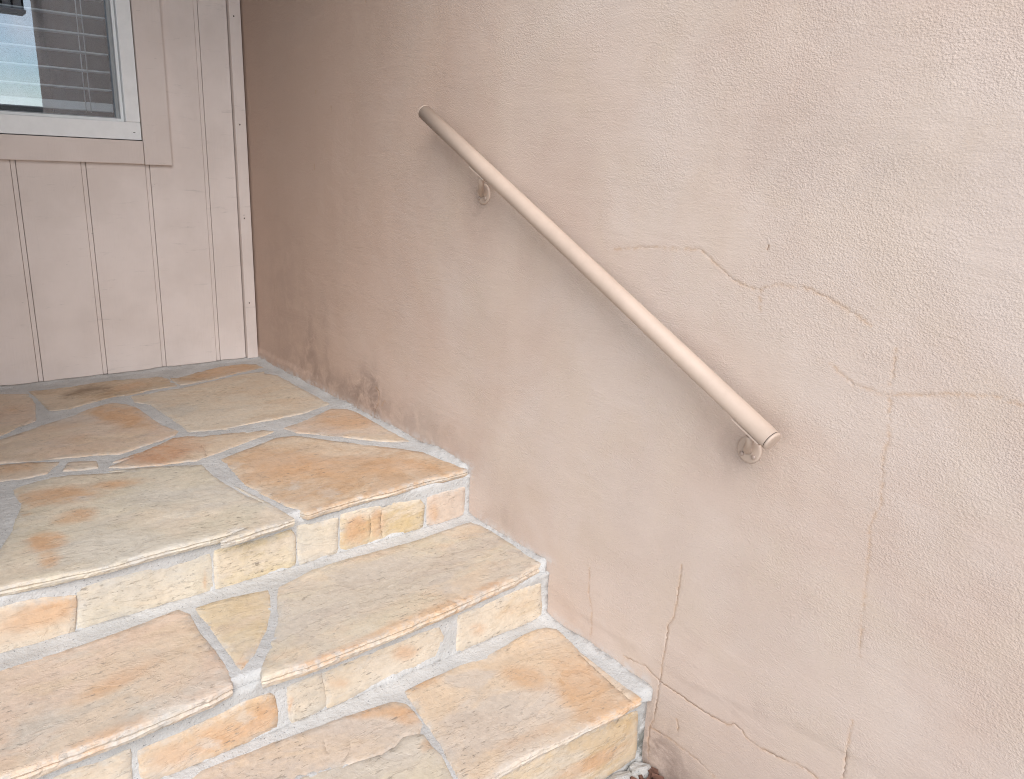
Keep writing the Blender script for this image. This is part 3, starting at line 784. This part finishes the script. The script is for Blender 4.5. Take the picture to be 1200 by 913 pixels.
def seg_dist(P, poly):
    a = np.array(poly)
    b = np.roll(a, -1, 0)
    d = b - a
    L2 = (d ** 2).sum(1) + 1e-12
    best = np.full(len(P), 1e9)
    for i in range(len(a)):
        tt = np.clip(((P - a[i]) @ d[i]) / L2[i], 0, 1)
        q = a[i] + tt[:, None] * d[i]
        best = np.minimum(best, np.hypot(*(P - q).T))
    return best

def inside(P, poly):
    a = np.array(poly)
    b = np.roll(a, -1, 0)
    res = np.zeros(len(P), bool)
    for (x0, y0), (x1, y1) in zip(a, b):
        if y0 == y1: continue
        c = (y0 > P[:, 1]) != (y1 > P[:, 1])
        res ^= c & (P[:, 0] < (x1 - x0) * (P[:, 1] - y0) / (y1 - y0) + x0)
    return res

def slab(key, axis, val, poly, thick, mat, name, parent, relief=0.0016, round_=0.005, step=0.012, lift=0.0, grid=0.014):
    """one natural stone: an uneven top over a split, ledged edge. axis 2: lies flat, axis 0: faces +x"""
    seed = sum(ord(ch) * (i + 3) for i, ch in enumerate(key))
    r = random.Random(seed)
    poly = [tuple(p) for p in poly]
    if area2(poly) < 0: poly.reverse()
    ring = resample(poly, step)
    n_ = len(ring)
    nrm = []
    for i in range(n_):
        a, b = ring[i - 1], ring[(i + 1) % n_]
        L = math.hypot(b[0] - a[0], b[1] - a[1]) or 1
        nrm.append(((b[1] - a[1]) / L, -(b[0] - a[0]) / L))       # outward for counter-clockwise
    outer, inner = [], []
    for i, (x, y) in enumerate(ring):
        o_ = (0.0054 if axis == 0 else 0.0040) + 0.0013 * fbm(x * 30, y * 30, seed, 3) + r.uniform(-0.0006, 0.0006)
        ins = round_ * (0.65 + 0.9 * abs(fbm(x * 30, y * 30, seed + 5.0, 2)))
        outer.append((x + nrm[i][0] * o_, y + nrm[i][1] * o_))
        inner.append((outer[i][0] - nrm[i][0] * ins, outer[i][1] - nrm[i][1] * ins))
    lo, hi = np.array(inner).min(0), np.array(inner).max(0)
    gx, gy = np.meshgrid(np.arange(lo[0], hi[0], grid), np.arange(lo[1], hi[1], grid))
    G = np.stack([gx.ravel(), gy.ravel()], 1)
    G += np.array([[r.uniform(-.35, .35) * grid, r.uniform(-.35, .35) * grid] for _ in range(len(G))]).reshape(-1, 2)
    G = G[inside(G, inner)]
    if len(G): G = G[seg_dist(G, inner) > grid * 0.5]
    V2 = [Vector(p) for p in inner] + [Vector(p) for p in G]
    split = {}
    for pl in STONE_CRACKS.get(key, []):                            # hairline splits in the stone
        pl = polyline([tuple(p) for p in pl], 0.006, 0.0010, r)
        for i, (x, y) in enumerate(pl):
            a, b = pl[max(0, i - 1)], pl[min(len(pl) - 1, i + 1)]
            L = math.hypot(b[0] - a[0], b[1] - a[1]) or 1
            nx, ny = -(b[1] - a[1]) / L * 0.0013, (b[0] - a[0]) / L * 0.0013
            split[len(V2)] = (1.0 if key in ('T3a', 'R1e') else 0.55) * min(1, 0.4 + i / 4, 0.4 + (len(pl) - 1 - i) / 4)
            V2 += [Vector((x, y)), Vector((x + nx, y + ny)), Vector((x - nx, y - ny))]
    vv, _, ff, ov, _, _ = delaunay_2d_cdt(V2, [], [list(range(n_))], 1, 1e-6)
    cracked = [split.get(o_[0], 0.0) if o_ else 0.0 for o_ in ov]
    def top(x, y):
        h = relief * fbm(x * 7, y * 5, seed, 3)
        s = fbm(x * 9 + 20, y * 6, seed + 2.0, 3)                   # shallow flaking ledges
        h -= 0.0011 * (smooth(0.10, 0.14, s) + smooth(0.38, 0.42, s)) * min(1, relief / 0.0016)
        return h + lift
    V, edge = [], []
    for v, k_ in zip(vv, cracked):
        V.append((v.x, v.y, top(v.x, v.y) - 0.0025 * k_)); edge.append(0.0)
    F = []
    for f_ in ff:
        a, b, c = (vv[k] for k in f_)
        ar = (b.x - a.x) * (c.y - a.y) - (b.y - a.y) * (c.x - a.x)
        F.append(tuple(f_) if ar > 0 else tuple(reversed(f_)))
    # boundary loop of the top as it came out of the triangulation
    cnt = {}
    for f_ in F:
        for i in range(3):
            cnt[(f_[i], f_[(i + 1) % 3])] = 1
    bnd = {a: b for (a, b) in cnt if (b, a) not in cnt}
    start = next(iter(bnd)); loop = [start]
    while bnd[loop[-1]] != start and len(loop) < 5000:
        loop.append(bnd[loop[-1]])
    A_ = np.array(inner)
    prev = loop
    levels = [(0.0, 0.0025), (0.0015, 0.26 * thick), (-0.0015, 0.42 * thick), (0.001, 0.60 * thick), (-0.001, 0.80 * thick), (-0.004, thick)]
    near = [int(np.argmin(((A_ - np.array((vv[k].x, vv[k].y))) ** 2).sum(1))) for k in loop]
    for li, (off, dep) in enumerate(levels):
        cur = []
        for q in near:
            x, y = outer[q]
            o_ = off + ((0.0013 * nz(x * 35, y * 35, seed + li * 9.0) + 0.0016 * nz(x * 95, y * 95, seed + li * 5.0)) if li else 0.0)
            cur.append(len(V))
            dz = dep * (1 + 0.25 * nz(x * 20, y * 20, seed + 3.3 + li)) if 0 < li < 5 else dep
            V.append((x + nrm[q][0] * o_, y + nrm[q][1] * o_, lift - dz + (relief * fbm(x * 7, y * 5, seed, 3) if li < 2 else 0)))
            edge.append(0.25 if li == 0 else 1.0)
        m_ = len(loop)
        for i in range(m_):
            j = (i + 1) % m_
            F.append((prev[j], prev[i], cur[i], cur[j]))
        prev = cur
    at = {'edge': edge}
    XY = np.array([(v[0], v[1]) for v in V])
    for kind in ('rust', 'grey', 'pale', 'dark'):
        acc = np.zeros(len(V))
        for k_, kd, w, (cx, cy, ax, ay, bx, by) in BLOBS:
            if k_ == key and kd == kind:
                inv = np.linalg.inv(np.array([[ax, bx], [ay, by]]))
                u = (XY - (cx, cy)) @ inv.T
                acc = np.maximum(acc, w * np.exp(-0.8 * (u ** 2).sum(1)))
        at[kind] = acc
    at['rim'] = np.exp(-seg_dist(XY, outer) / 0.011)
    at['split'] = cracked + [0.0] * (len(V) - len(cracked))
    if axis == 2:
        W = [(x, y, val + h) for x, y, h in V]
    else:
        W = [(val + h, x, y) for x, y, h in V]
    c = np.array(W).mean(0)
    c = Vector((c[0], c[1], min(w[2] for w in W)))
    o = mesh_obj(name, [Vector(w) - c for w in W], F, mat, None, False, at)
    COL.objects.unlink(o)
    o.location = c
    link(o, parent)
    me = o.data
    sm = [len(p.vertices) == 3 for p in me.polygons]
    me.polygons.foreach_set('use_smooth', sm)
    return o

def bed(name, axis, val, outline, depth, parent, hfun, grid=0.011, dark=None):
    """a mortar bed: finely uneven front sheet with sides"""
    r = random.Random(len(name) + int(val * 1000))
    if area2(outline) < 0: outline = outline[::-1]
    ring = resample(outline, grid)
    n_ = len(ring)
    lo, hi = np.array(ring).min(0), np.array(ring).max(0)
    gx, gy = np.meshgrid(np.arange(lo[0], hi[0], grid), np.arange(lo[1], hi[1], grid))
    G = np.stack([gx.ravel(), gy.ravel()], 1)
    G += (np.random.RandomState(5).rand(*G.shape) - 0.5) * grid * 0.7
    G = G[inside(G, ring)]
    G = G[seg_dist(G, outline) > grid * 0.5]
    vv, _, ff, _, _, _ = delaunay_2d_cdt([Vector(p) for p in ring] + [Vector(p) for p in G], [], [list(range(n_))], 1, 1e-6)
    V = [(v.x, v.y, hfun(v.x, v.y)) for v in vv]
    P_ = np.array([(v[0], v[1]) for v in V])
    sink = np.zeros(len(V))
    for key, (ax, vl, poly) in allst.items():                       # the bed dips under every stone
        if ax == axis and abs(vl - val) < 0.03:
            ins = inside(P_, poly)
            if ins.any():
                d_ = np.zeros(len(V)); d_[ins] = seg_dist(P_[ins], poly)
                sink = np.maximum(sink, np.clip((d_ - 0.003) / 0.010, 0, 1) * 0.007)
    V = [(v[0], v[1], v[2] - k) for v, k in zip(V, sink)]
    F = []
    for f_ in ff:
        a, b, c = (vv[k] for k in f_)
        ar = (b.x - a.x) * (c.y - a.y) - (b.y - a.y) * (c.x - a.x)
        F.append(tuple(f_) if ar > 0 else tuple(reversed(f_)))
    cnt = {}
    for f_ in F:
        for i in range(3):
            cnt[(f_[i], f_[(i + 1) % 3])] = 1
    for (a, b) in [e for e in cnt if (e[1], e[0]) not in cnt]:
        k = len(V)
        V.append((V[a][0], V[a][1], -depth)); V.append((V[b][0], V[b][1], -depth))
        F.append((b, a, k, k + 1))
    W = [(x, y, val + h) if axis == 2 else (val + h, x, y) for x, y, h in V]
    at = {'dark': [dark(w) if dark else 0.0 for w in W]}
    return mesh_obj(name, W, F, M_MORTAR, parent, True, at)

steps = thing('stone_steps', 'flagstone landing and steps with pale mortar joints', 'steps', (1.0, -0.9, GROUND))
rough = lambda x, y, a=0.0013: a * fbm(x * 24, y * 24, 2.0, 3) + 0.0008 * nz(x * 90, y * 90, 1)

def front_curve(k):
    pts = sorted([(y, x) for y, x in FRONT[k] if y > -1.15 and abs(x - 1.506) > 0.003])
    def fx(y):
        if y <= pts[0][0]: return pts[0][1]
        if y >= pts[-1][0]: return pts[-1][1]
        for (ya, xa), (yb, xb) in zip(pts[:-1], pts[1:]):
            if ya <= y <= yb:
                return xa + (xb - xa) * (y - ya) / (yb - ya)
    return fx

def tread_bed(name, level, xback, key, parent, back_fillet):
    fx = front_curve(key)
    ys = np.arange(STEP_END, 0.0001, 0.02)
    front = [(fx(y) - 0.012 - 0.011 * smooth(-0.008, -0.026, y) + 0.0015 * nz(y * 30, 4, level), y) for y in ys]
    corner = [(front[-1][0] - 0.008, 0.004), (xback, 0.004), (xback, STEP_END)]
    def hf(x, y):
        h = -0.0022 + rough(x, y)
        h += 0.011 * math.exp(-((0.0 - y) / 0.018) ** 2) * (0.7 + 0.6 * nz(x * 11, 7.7))       # fillet against the stucco
        h += 1.3 * back_fillet * math.exp(-((x - xback) / 0.016) ** 2) * (0.75 + 0.5 * nz(y * 13, 1.7))
        if key == 'F0':
            h += 0.010 * math.exp(-((x - 1.33) / 0.09) ** 2 - (y / 0.035) ** 2)
        e = fx(y) - x
        h -= 0.004 * smooth(0.012, 0.0, e)
        if y > -0.045: h -= 0.013 * smooth(0.034, 0.010, e) ** 2
        return h
    return bed(name, 2, level, front + corner, 0.022, parent, hf)

def riser_bed(name, x, ztop, zbot, parent, dark=None):
    out = [(STEP_END, zbot), (0.003, zbot), (0.003, ztop), (STEP_END, ztop)]
    def hf(y, z):
        h = rough(y + 3, z)
        h += 0.002 * math.exp(-((z - ztop) / 0.016) ** 2)                                       # pointed up under the nose
        h += 0.005 * math.exp(-((z - zbot) / 0.010) ** 2)
        h += 0.005 * math.exp(-(y / 0.012) ** 2)
        return h
    return bed(name, 0, x, out, 0.10, parent, hf, 0.010, dark)

NAMES = {'L': 'flagstone', 'T': 'flagstone', 'R': 'riser_stone'}
EXTRA = {   # stones beyond the left edge of the photograph
    'L20': [2, 0.0, [[0.04, -1.74], [0.62, -1.74], [0.63, -1.22], [0.30, -1.20], [0.05, -1.19]]],
    'L21': [2, 0.0, [[0.66, -1.74], [1.46, -1.74], [1.46, -1.335], [1.25, -1.33], [0.95, -1.34], [0.90, -1.21], [0.67, -1.21]]],
    'T20': [2, TREAD[1], [[1.50, -1.74], [1.80, -1.74], [1.80, -1.33], [1.51, -1.33]]],
    'T30': [2, TREAD[2], [[1.83, -1.74], [2.13, -1.74], [2.13, -1.0], [1.95, -0.98], [1.84, -1.05]]],
    'R10': [0, EDGE[0] - 0.014, [[-1.74, -0.122], [-1.20, -0.122], [-1.20, -0.042], [-1.74, -0.042]]],
    'R20': [0, EDGE[1] - 0.014, [[-1.74, -0.268], [-1.08, -0.268], [-1.08, -0.192], [-1.74, -0.192]]],
    'R30': [0, EDGE[2] - 0.014, [[-1.12, -0.462], [-0.50, -0.462], [-0.50, -0.300], [-1.12, -0.300]]],
    'R31': [0, EDGE[2] - 0.014, [[-1.74, -0.462], [-1.14, -0.462], [-1.14, -0.300], [-1.74, -0.300]]],
}
allst = dict(STONES); allst.update(EXTRA)
LABELS = {'L2': 'dark brown flagstone along the siding', 'L6': 'small orange wedge of flagstone in the landing', 'L7': 'large grey green flagstone at the landing edge',
          'L8': 'large brown flagstone at the landing corner by the wall', 'T2b': 'triangular yellow flagstone', 'T3a': 'orange stained corner flagstone of the lowest step',
          'R2b': 'pale riser stone mottled with orange'}
L_THICK = {0: 0.021, 1: 0.027, 2: 0.020}
parts = {}
for i, nm in enumerate(('landing_mortar', 'upper_step_mortar', 'lower_step_mortar')):
    xb = (0.0, EDGE[0] - 0.020, EDGE[1] - 0.020)[i]
    parts['T%d' % i] = tread_bed('tread_mortar', TREAD[i], xb, 'F%d' % i, steps, (0.008, 0.005, 0.005)[i])
def grime(w):
    return smooth(-0.07, -0.005, w[1]) * smooth(-0.30, -0.44, w[2])
for i in range(3):
    zb = (TREAD[1], TREAD[2], GROUND)[i] - 0.004
    parts['R%d' % i] = riser_bed('riser_mortar', EDGE[i] - 0.0165 - (0.002 if i == 2 else 0), TREAD[i] - L_THICK[i] + 0.004, zb, steps, grime if i == 2 else None)

for si, (key, (axis, val, poly)) in enumerate(allst.items()):
    look = STONE_LOOK.get(key, (TAN, CREAM, GREY, RUST, -0.03, 0.02))
    mt = stone_mat('sandstone', look[0], look[1], look[2], look[3], si + 1, look[4], look[5])
    lvl = 0 if key[0] == 'L' else int(key[1]) - 1
    if key[0] == 'R':
        p2 = [(y, z) for y, z in poly]
        o = slab(key, 0, val, p2, 0.03, mt, 'riser_stone', parts['R%d' % lvl], 0.0022, 0.003, 0.009, 0.0, 0.012)
    else:
        p2 = [(max(x, 0.012) if key[0] == 'L' else x, min(y, -0.012)) for x, y in poly]
        o = slab(key, 2, val, p2, L_THICK[lvl], mt, 'flagstone', parts['T%d' % lvl], 0.0018, 0.0028, 0.007)
    if key in LABELS:
        o['label'] = LABELS[key]

# crumbled mortar and bark at the foot of the steps
def lump(name, c, rad, mat, parent, seed, flat=0.6):
    bm = bmesh.new()
    bmesh.ops.create_icosphere(bm, subdivisions=3, radius=1.0)
    for v in bm.verts:
        k = 1 + 0.35 * fbm(v.co.x * 1.6 + seed, v.co.y * 1.6, v.co.z * 1.6, 3)
        v.co = Vector((v.co.x * rad[0] * k, v.co.y * rad[1] * k, v.co.z * rad[2] * k))
    me = bpy.data.meshes.new(name)
    bm.to_mesh(me); bm.free()
    me.materials.append(mat)
    a = me.attributes.new('dark', 'FLOAT', 'POINT')
    a.data.foreach_set('value', [0.25] * len(me.vertices))
    o = bpy.data.objects.new(name, me)
    o.location = c
    return link(o, parent)
lump('mortar_lump', (2.146, -0.028, GROUND + 0.004), (0.022, 0.032, 0.014), M_MORTAR, steps, 1.0)
lump('mortar_lump', (2.150, -0.11, GROUND + 0.006), (0.026, 0.06, 0.016), M_MORTAR, steps, 4.0)
lump('mortar_lump', (2.148, -0.24, GROUND + 0.002), (0.022, 0.09, 0.012), M_MORTAR, steps, 9.0)
V, F = [], []
rb = random.Random(11)
for i in range(420):
    cx, cy = 2.17 + rb.random() ** 1.3 * 0.9, -rb.random() * 0.30 - 0.004
    if cx < 2.19 and cy < -0.1: continue
    cz = GROUND + 0.004 + rb.random() * 0.012
    L, w_, h_ = rb.uniform(0.008, 0.026), rb.uniform(0.004, 0.010), rb.uniform(0.002, 0.006)
    M = Matrix.Rotation(rb.uniform(0, 6.28), 3, 'Z') @ Matrix.Rotation(rb.uniform(-.5, .5), 3, 'X') @ Matrix.Rotation(rb.uniform(-.4, .4), 3, 'Y')
    b0 = len(V)
    for sx in (-1, 1):
        for sy in (-1, 1):
            for sz in (-1, 1):
                q = M @ Vector((sx * L * rb.uniform(.6, 1), sy * w_ * rb.uniform(.6, 1), sz * h_))
                V.append((cx + q.x, min(cy + q.y, -0.002), cz + q.z))
    for f_ in ((0, 1, 3, 2), (4, 6, 7, 5), (0, 4, 5, 1), (2, 3, 7, 6), (0, 2, 6, 4), (1, 5, 7, 3)):
        F.append(tuple(b0 + k for k in f_))
mul = mesh_obj('bark_mulch', V, F, M_MULCH)
mul['kind'] = 'stuff'
mul['label'] = 'red brown bark chips at the foot of the wall'

# ------------------------------------------------------------------ siding wall with window
sw = thing('siding_wall', 'pinkish beige grooved wood siding wall with a window', 'wall', (-0.05, -1.3, 0.0))
WY0, WY1, WZ0, WZ1 = -1.26, -0.374, 0.822, 1.90             # window opening
Y_END, TOP = -2.6, 2.155
grooves = [-(0.1591 + k * 0.2032) for k in range(13)]
r2 = random.Random(5)
G2, GAP = 0.0080, 0.0013
edges_y = [-0.0495] + grooves
for a, b in zip(edges_y[:-1], edges_y[1:]):
    ya = a - (GAP if a == edges_y[0] else G2)
    yb = b + G2
    spans = [(0.001 + r2.uniform(0, .003), TOP)]
    if yb < WY1 - 0.01 and ya > WY0:
        spans = [(spans[0][0], WZ0 - 0.004), (WZ1 + 0.004, TOP)]
    for z0, z1 in spans:
        if yb <= Y_END: continue
        box('siding_board', (-0.012, yb, z0), (0.0 + r2.uniform(-.0006, .0006), ya, z1), M_SIDING, sw, 0.0018)
for gy in grooves:
    spans = [(0.005, TOP)]
    if WY0 < gy < WY1: spans = [(0.005, WZ0 - 0.004), (WZ1 + 0.004, TOP)]
    for z0, z1 in spans:
        box('groove_strip', (-0.012, gy - G2 + GAP, z0), (-0.0022, gy + G2 - GAP, z1), M_SIDING, sw, 0.0012)
# backing behind the boards, open at the window
for lo, hi in (((-0.10, WY1 + 0.004, -0.05), (-0.0125, -0.004, TOP)), ((-0.10, Y_END, -0.05), (-0.0125, WY0 - 0.004, TOP)),
               ((-0.10, WY0 - 0.004, -0.05), (-0.0125, WY1 + 0.004, WZ0 - 0.004)), ((-0.10, WY0 - 0.004, WZ1 + 0.004), (-0.0125, WY1 + 0.004, TOP))):
    box('sheathing', lo, hi, M_NAIL, sw, 0.0)
# corner board against the stucco
ct = box('corner_trim', (-0.012, -0.0475, 0.004), (0.018, -0.0065, TOP), M_SIDING, sw, 0.002)
for z in (0.227, 0.554, 0.895, 1.264, 1.62):
    tube('nail_head', [(0.0172, -0.0325 + r2.uniform(-.002, .002), z), (0.0187, -0.0325, z)], 0.0028, M_NAIL, ct, 10)
# casing boards
CI = 0.003
box('window_casing', (0.0004, -0.374, 0.7405), (0.020, -0.2835, 1.99), M_CASING, sw, 0.0022)
box('window_casing', (0.0004, WY0, 0.7425), (0.0192, -0.3755, 0.8195), M_CASING, sw, 0.0022)
box('window_casing', (0.0004, WY0 - 0.09, 0.7405), (0.020, WY0 - 0.0015, 1.99), M_CASING, sw, 0.0022)
box('window_casing', (0.0004, WY0, 1.905), (0.0192, -0.3755, 1.99), M_CASING, sw, 0.0022)

win = box('window', (-0.075, WY0 + .003, WZ0), (0.012, WY1 - 0.0025, WZ0 + 0.058), M_VINYL, sw, 0.002)      # sill member of the frame
fr_t = 0.046
box('frame', (-0.075, WY1 - 0.0025 - fr_t, WZ0 + 0.0583), (0.012, WY1 - 0.0025, WZ1), M_VINYL, win, 0.002)
box('frame', (-0.075, WY0 + 0.003, WZ0 + 0.0583), (0.012, WY0 + 0.003 + fr_t, WZ1), M_VINYL, win, 0.002)
box('frame', (-0.075, WY0 + 0.003 + fr_t + 0.0003, WZ1 - 0.05), (0.012, WY1 - 0.003 - fr_t, WZ1), M_VINYL, win, 0.002)
SY0, SY1, SZ0, SZ1 = WY0 + 0.0495, WY1 - 0.0490, WZ0 + 0.0585, WZ1 - 0.0505
# stepped sash bead inside the frame, then the grey spacer and the pane
for lo, hi in (((-0.05, SY1 - 0.010, SZ0), (-0.006, SY1, SZ1)), ((-0.05, SY0, SZ0), (-0.006, SY0 + 0.010, SZ1)),
               ((-0.05, SY0 + 0.0103, SZ0), (-0.0063, SY1 - 0.0103, SZ0 + 0.009)), ((-0.05, SY0 + 0.0103, SZ1 - 0.010), (-0.0063, SY1 - 0.0103, SZ1))):
    box('sash', lo, hi, M_VINYL, win, 0.0015)
for lo, hi in (((-0.045, SY1 - 0.0215, SZ0 + 0.0093), (-0.019, SY1 - 0.0103, SZ1 - 0.0103)), ((-0.045, SY0 + 0.0103, SZ0 + 0.0093), (-0.019, SY0 + 0.0215, SZ1 - 0.0103)),
               ((-0.045, SY0 + 0.0218, SZ0 + 0.0093), (-0.0193, SY1 - 0.0218, SZ0 + 0.0125))):
    box('spacer', lo, hi, M_GASKET, win, 0.0008)
box('pane', (-0.032, SY0 + 0.011, SZ0 + 0.0095), (-0.028, SY1 - 0.011, SZ1 - 0.011), M_GLASS, win, 0.0)
box('weep_hole', (0.0112, -0.4025, 0.8455), (0.0124, -0.3955, 0.8475), M_GAP, win, 0.0)
# dark room behind
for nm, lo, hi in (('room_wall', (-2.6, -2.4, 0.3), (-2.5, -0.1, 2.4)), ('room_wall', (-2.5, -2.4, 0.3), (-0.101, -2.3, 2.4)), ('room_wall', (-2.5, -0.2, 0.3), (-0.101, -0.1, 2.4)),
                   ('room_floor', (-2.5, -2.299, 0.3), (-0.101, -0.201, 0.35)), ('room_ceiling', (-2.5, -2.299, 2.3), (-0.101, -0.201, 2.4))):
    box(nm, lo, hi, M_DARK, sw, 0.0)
# unseen porch roof and entry side wall, added to shade the corner
box('shade_roof', (-0.2, -2.6, 2.16), (2.0, -0.0015, 2.40), M_BLOCKER, sw, 0.01)
box('shade_side', (-0.1, -1.82, -0.47), (1.75, -1.54, 2.155), M_BLOCKER, sw, 0.01)

# ------------------------------------------------------------------ blind inside the window
bl = thing('window_blind', 'grey slatted blind hanging behind the window glass', 'blind', (-0.075, (SY0 + SY1) / 2, 0.905))
BY0, BY1 = SY0 + 0.016, SY1 - 0.020
slat0 = None
for k in range(15):
    z = 0.979 + k * 0.0566
    if z > 1.80: break
    if slat0 is None:
        slat0 = box('slat', (-0.090, BY0, z), (-0.054, BY1, z + 0.0046), M_SLAT, bl, 0.0012)
        slat0.rotation_euler = (0, math.radians(-3), 0)
    else:
        s_ = slat0.copy(); COL.objects.link(s_); s_.parent = bl
        s_.location = slat0.location + Vector((0, 0, k * 0.0566))
        s_.rotation_euler = (0, math.radians(-3 + r2.uniform(-1, 1)), 0)
box('bottom_rail', (-0.098, BY0, 0.910), (-0.052, BY1, 0.938), M_SLAT, bl, 0.003)
for yy in (-0.529, -0.514, -1.06, -1.075):
    tube('cord', [(-0.0505, yy, 0.905), (-0.0505, yy + 0.001, 1.4), (-0.0505, yy, 1.80)], 0.0016, M_SLAT, bl, 6)
box('head_rail', (-0.10, BY0, 1.80), (-0.047, BY1, 1.83), M_SLAT, bl, 0.002)

# ------------------------------------------------------------------ handrail
RA, RB = Vector((1.3114, -0.055, 0.9028)), Vector((2.3738, -0.055, 0.3596))
RT = (RB - RA).normalized()
RN = Vector((-RT.z, 0, RT.x)).normalized()
if RN.z < 0: RN = -RN
RR = 0.0178
hr = thing('handrail', 'beige painted round metal handrail sloping down the stucco wall', 'handrail', ((RA.x + RB.x) / 2, 0.0, 0.3))
tube('rail', [RA + RT * 0.004, RA + RT * 0.3, RA + RT * 0.7, RB - RT * 0.0075], RR, M_RAIL, hr, 48)
def cap(p, d):
    pts, rad = [], []
    for s, q in ((0.0, 1.0), (0.0022, 1.0), (0.0038, 0.965), (0.0048, 0.86), (0.0052, 0.6), (0.0053, 0.05)):
        pts.append(p + d * s); rad.append(RR * q)
    return tube('end_cap', pts, rad, M_RAIL, hr, 40)
tube('cap_seam', [RB - RT * 0.0076, RB - RT * 0.0062], RR * 0.96, M_GAP, hr, 40)
cap(RB - RT * 0.0063, RT)
cap(RA + RT * 0.004, -RT)
def bracket(px_, pz, sx):
    """wall plate, curved arm and the strip that carries the rail"""
    s = (sx - RA.x) / RT.x
    under = RA + RT * s - RN * (RR + 0.0028)
    P = Vector((px_, -0.005, pz))
    b1 = Vector((px_, -0.048, pz + 0.002))
    top_ = under - RN * 0.001
    path = []
    p0, p1, p2, p3 = P, P + Vector((0, -0.014, 0.010)), top_ + Vector((0.0, 0.006, -0.028)), top_
    for i in range(15):
        u = i / 14
        path.append(p0 * (1 - u) ** 3 + p1 * 3 * u * (1 - u) ** 2 + p2 * 3 * u * u * (1 - u) + p3 * u ** 3)
    arm = tube('bracket', path, [0.0082 - 0.0016 * min(1, i / 8) for i in range(15)], M_RAIL, hr, 20, True, (1, 0, 0))
    # domed round plate on the wall
    pts, rad = [], []
    for d, q in ((0.001, 1.0), (-0.0035, 1.0), (-0.0050, 0.95), (-0.0058, 0.84), (-0.0062, 0.45), (-0.0064, 0.05)):
        pts.append((px_, d, pz)); rad.append(0.0245 * q)
    tube('wall_plate', pts, rad, M_RAIL, arm, 36, True, (0, 0, 1))
    for ang in (218, 322, 90):
        cx, cz = px_ + 0.0155 * math.cos(math.radians(ang)), pz + 0.0155 * math.sin(math.radians(ang)) 
        tube('screw', [(cx, -0.0050, cz), (cx, -0.0080, cz), (cx, -0.0092, cz), (cx, -0.0098, cz)], [0.0046, 0.0046, 0.0036, 0.0008], M_SCREW, arm, 14, True, (0, 0, 1))
    # saddle strip along the rail, curved to its underside
    V, F = [], []
    nu, nv = 7, 9
    for side, rr in ((0, RR + 0.0003), (1, RR + 0.0034)):
        for i in range(nu):
            for j in range(nv):
                a = math.radians(-35 + 70 * j / (nv - 1))
                d = (-RN) * math.cos(a) + Vector((0, -1, 0)) * math.sin(a)
                V.append(RA + RT * (s + (i / (nu - 1) - 0.62) * 0.062) + d * rr)
    n1 = nu * nv
    for i in range(nu - 1):
        for j in range(nv - 1):
            a, b, c, d = i * nv + j, i * nv + j + 1, (i + 1) * nv + j + 1, (i + 1) * nv + j
            F += [(a, d, c, b), (n1 + a, n1 + b, n1 + c, n1 + d)]
    for i in range(nu - 1):
        for j in (0, nv - 1):
            a, b = i * nv + j, (i + 1) * nv + j
            F.append((a, n1 + a, n1 + b, b))
    for j in range(nv - 1):
        for i in (0, nu - 1):
            a, b = i * nv + j, i * nv + j + 1
            F.append((a, b, n1 + b, n1 + a))
    so = mesh_obj('saddle', [v - under for v in V], F, M_RAIL, None)
    COL.objects.unlink(so); so.location = under; link(so, arm)
    bmm = bmesh.new(); bmm.from_mesh(so.data); bmesh.ops.recalc_face_normals(bmm, faces=bmm.faces); bmm.to_mesh(so.data); bmm.free()
bracket(1.494, 0.715, 1.562)
bracket(2.297, 0.313, 2.338)

# ------------------------------------------------------------------ what the window mirrors: a lantern near the wall's end and an unseen wall added to end the sky
ln = thing('wall_lantern', 'black lantern with pale glass mirrored in the window', 'lantern', (3.86, -0.15, 1.70))
box('base_tray', (3.78, -0.23, 1.70), (3.94, -0.07, 1.725), M_OPAL, ln, 0.004)
box('glass_body', (3.80, -0.21, 1.7255), (3.92, -0.09, 1.93), M_OPAL, ln, 0.002)
for x in (3.795, 3.925):
    for y in (-0.215, -0.15, -0.085):
        box('bar', (x - 0.006, y - 0.006, 1.7255), (x + 0.006, y + 0.006, 1.95), M_IRON, ln, 0.001)
box('lantern_roof', (3.77, -0.24, 1.951), (3.95, -0.06, 1.98), M_IRON, ln, 0.006)
tube('lantern_arm', [(3.86, -0.06, 1.965), (3.86, -0.02, 1.95), (3.86, 0.0, 1.90)], 0.010, M_IRON, ln, 10)
gw = box('added_wall', (12.0, -9.0, GROUND), (12.2, 9.0, 1.45), M_ADDED_WALL, None, 0.02)
gw['label'] = 'plain unseen wall added opposite to cut off the mirrored sky'
gw['category'] = 'wall'

scene.render.engine = 'CYCLES'
scene.cycles.use_denoising = True
scene.cycles.denoiser = 'OPENIMAGEDENOISE'
scene.cycles.denoising_input_passes = 'RGB_ALBEDO_NORMAL'
scene.cycles.denoising_prefilter = 'NONE'
scene.cycles.filter_width = 1.05
scene.cycles.use_guiding = True
scene.cycles.use_adaptive_sampling = False
